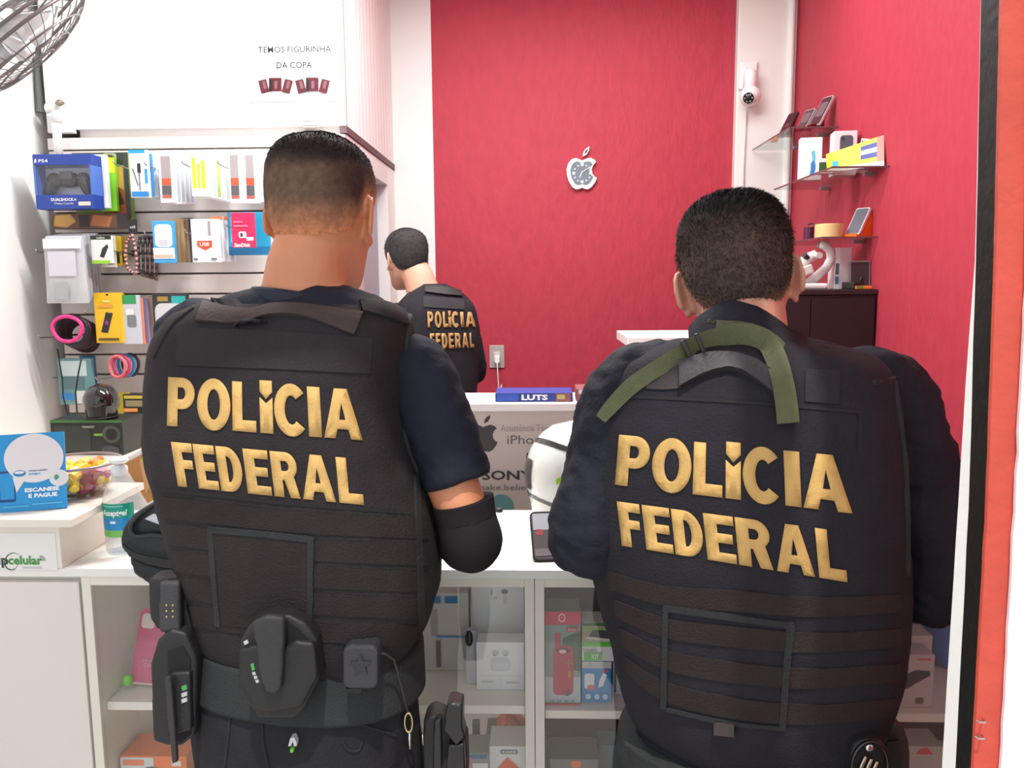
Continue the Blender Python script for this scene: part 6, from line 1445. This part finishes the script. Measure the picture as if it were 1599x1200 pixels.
    hcs = soft(rrect(1330, 1156, 1388, 1240, 22, 4), 1.03, 1.075, root, None, 'handcuff_case', LEATHER, 3); hcs['label'] = 'black case with steel handcuffs at the back of the belt'
    qc = pix(1359, 1196, Y=1.026)
    pobj('cuff_ring', MB().tube([qc+Vector((.024*math.cos(a), 0, .034*math.sin(a))) for a in [2*PI*i/28 for i in range(28)]], .003, 8, closed=True).mesh(), M((70, 72, 76), .25, 1), root, hcs)
    for i in range(3):
        q = pix(1349+9*i, 1190+4*i, Y=1.027); pobj('cuff_bar', MB().tube([q+Vector((.002, 0, .008)), q+Vector((-.008, 0, -.02))], .0028, 8).mesh(), M((190, 180, 160), .25, 1), root, hcs)
    q = pix(1358, 1168, Y=1.026); pobj('cuff_pivot', MB().ell(q, (.006, .003, .006), 12).mesh(), M((220, 220, 215), .15, 1), root, hcs)
    hl = soft([(1366, 1150), (1376, 1132), (1395, 1128), (1413, 1138), (1422, 1165), (1421, 1330), (1372, 1330)], 1.09, 1.15, root, None, 'holster', M((48, 39, 37), .5, bump=.2, bscale=160), 5); hl['label'] = 'dark brown holster at the right hip'
    plate([(1385, 1160), (1405, 1158), (1408, 1290), (1384, 1290)], 1.082, 1.089, root, hl, 'holster_strap', LEATHER, .001)
officer_two()

def officer_three():
    cY = 3.2; yaw = .5
    rows = [(800, 640, 725, .11), (700, 628, 736, .125), (640, 620, 742, .13), (580, 612, 747, .135), (540, 610, 749, .138), (505, 612, 748, .132), (480, 618, 742, .122), (463, 630, 728, .1), (452, 642, 712, .08), (444, 654, 696, .055)]
    c = (pix(640, 800, Y=cY)+pix(725, 800, Y=cY))/2
    root = person((c.x, cY, 0), 'officer in black vest standing behind the printed desk by the red wall')
    hs = .97; hp_ = pix(631, 357, Y=cY); HC = Vector((hp_.x, cY+.04, hp_.z-.118)); T = headmat(HC, .62, .12, .0, hs)
    nb = pix(665, 462, Y=cY+.01)
    SL, SR = pix(622, 492, Y=cY-.03), pix(727, 512, Y=cY+.09); EL = Vector((SL.x-.05, cY+.14, 1.15)); WL = Vector((SL.x-.12, cY+.36, 1.2)); ER = Vector((SR.x+.03, cY+.13, 1.14)); WR = Vector((SR.x-.08, cY+.34, 1.14))
    mb = MB(); mb.loft(torso_rings(rows, cY, yaw, -.03, 2.4, 36, 2)); add_head(mb, T)
    limb(mb, [nb+Vector((0, 0, -.03)), nb.lerp(HC, .5)+Vector((.01, -.01, 0)), HC+Vector((.01, -.015, -.02))], [.072, .062, .058], 20, .4)
    limb(mb, [SL, EL, WL], [.048, .04, .028], 16); limb(mb, [SR, ER, WR], [.048, .04, .028], 16)
    add_hand(mb, WL, (-.3, .9, 0), (0, 0, 1), -1); add_hand(mb, WR, (-.4, .9, 0), (0, 0, 1), 1)
    for s in (-1, 1): limb(mb, [Vector((c.x+s*.08, cY, .92)), Vector((c.x+s*.1, cY+.01, .5)), Vector((c.x+s*.11, cY-.01, .1))], [.045, .03, .03], 14)
    pobj('body', fuse(mb, .0055, 2), SKIN3, root)
    for s in (-1, 1): pobj('eye', MB().ell(T @ Vector((s*.031, .084, .118)), (.0125, .0125, .0125), 12).mesh(), M((235, 232, 228), .2), root)
    def colf(p, t):
        a = max(0, min(1, t/.02)); g = max(0, min(1, (p.y+.02)/.08)); b_ = (58+26*g, 57+28*g, 58+30*g); sk = (120, 96, 84)
        return tuple(sk[i]*(1-a)+b_[i]*a for i in range(3))
    hair(root, T, [(-.11, .05), (-.06, .055), (-.03, .08), (-.012, .115), (.012, .13), (.03, .1), (.04, .14), (.07, .18), (.1, .19)], lambda p: .006, colf, 4000, lambda p, t: .006, HAIRM)
    sb_ = MB(); sb_.loft(torso_rings(rows, cY, yaw, -.014, 2.5, 40, 3))
    limb(sb_, [SL, EL, WL], [.06, .052, .04], 20); limb(sb_, [SR, ER, WR], [.054, .05, .04], 20)
    limb(sb_, [nb+Vector((0, 0, -.03)), nb+Vector((0, .003, .008))], [.08, .074], 24, .1)
    me = fuse(sb_, .008, 3); ripple(me, .004, 22, 1); pobj('shirt', me, TEE, root)
    build_legs(root, Vector((c.x, cY, .92)), yaw, .17, .92, rows=[(860, 632, 738, .125), (790, 636, 736, .12), (740, 640, 732, .115)], cY=cY)
    vm = MB().loft(torso_rings(rows, cY, yaw, 0, 2.7, 72, 6)).mesh(); ripple(vm, .005, 10, 8)
    SU = Surface([vm]); vest = pobj('vest', vm, VEST2, root)
    patch(SU, [(664, 449), (692, 450), (718, 456)], [(664, 458), (692, 461), (720, 464)], root, vest, 'carry_handle', M((30, 29, 32), .6), th=.01)
    patch(SU, [(661, 463), (692, 465), (724, 468)], [(662, 480), (692, 482), (725, 484)], root, vest, 'name_panel', M((46, 45, 50), .9), th=.004)
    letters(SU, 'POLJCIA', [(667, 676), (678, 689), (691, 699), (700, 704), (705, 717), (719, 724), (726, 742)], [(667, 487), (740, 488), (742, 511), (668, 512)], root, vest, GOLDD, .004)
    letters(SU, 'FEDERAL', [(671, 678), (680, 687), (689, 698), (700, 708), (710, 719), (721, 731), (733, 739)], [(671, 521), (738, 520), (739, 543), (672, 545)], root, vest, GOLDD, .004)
    piping(SU, [(640, 458), (634, 480), (640, 520)], .006, root, vest, 'armhole_binding', VEST1)
officer_three()
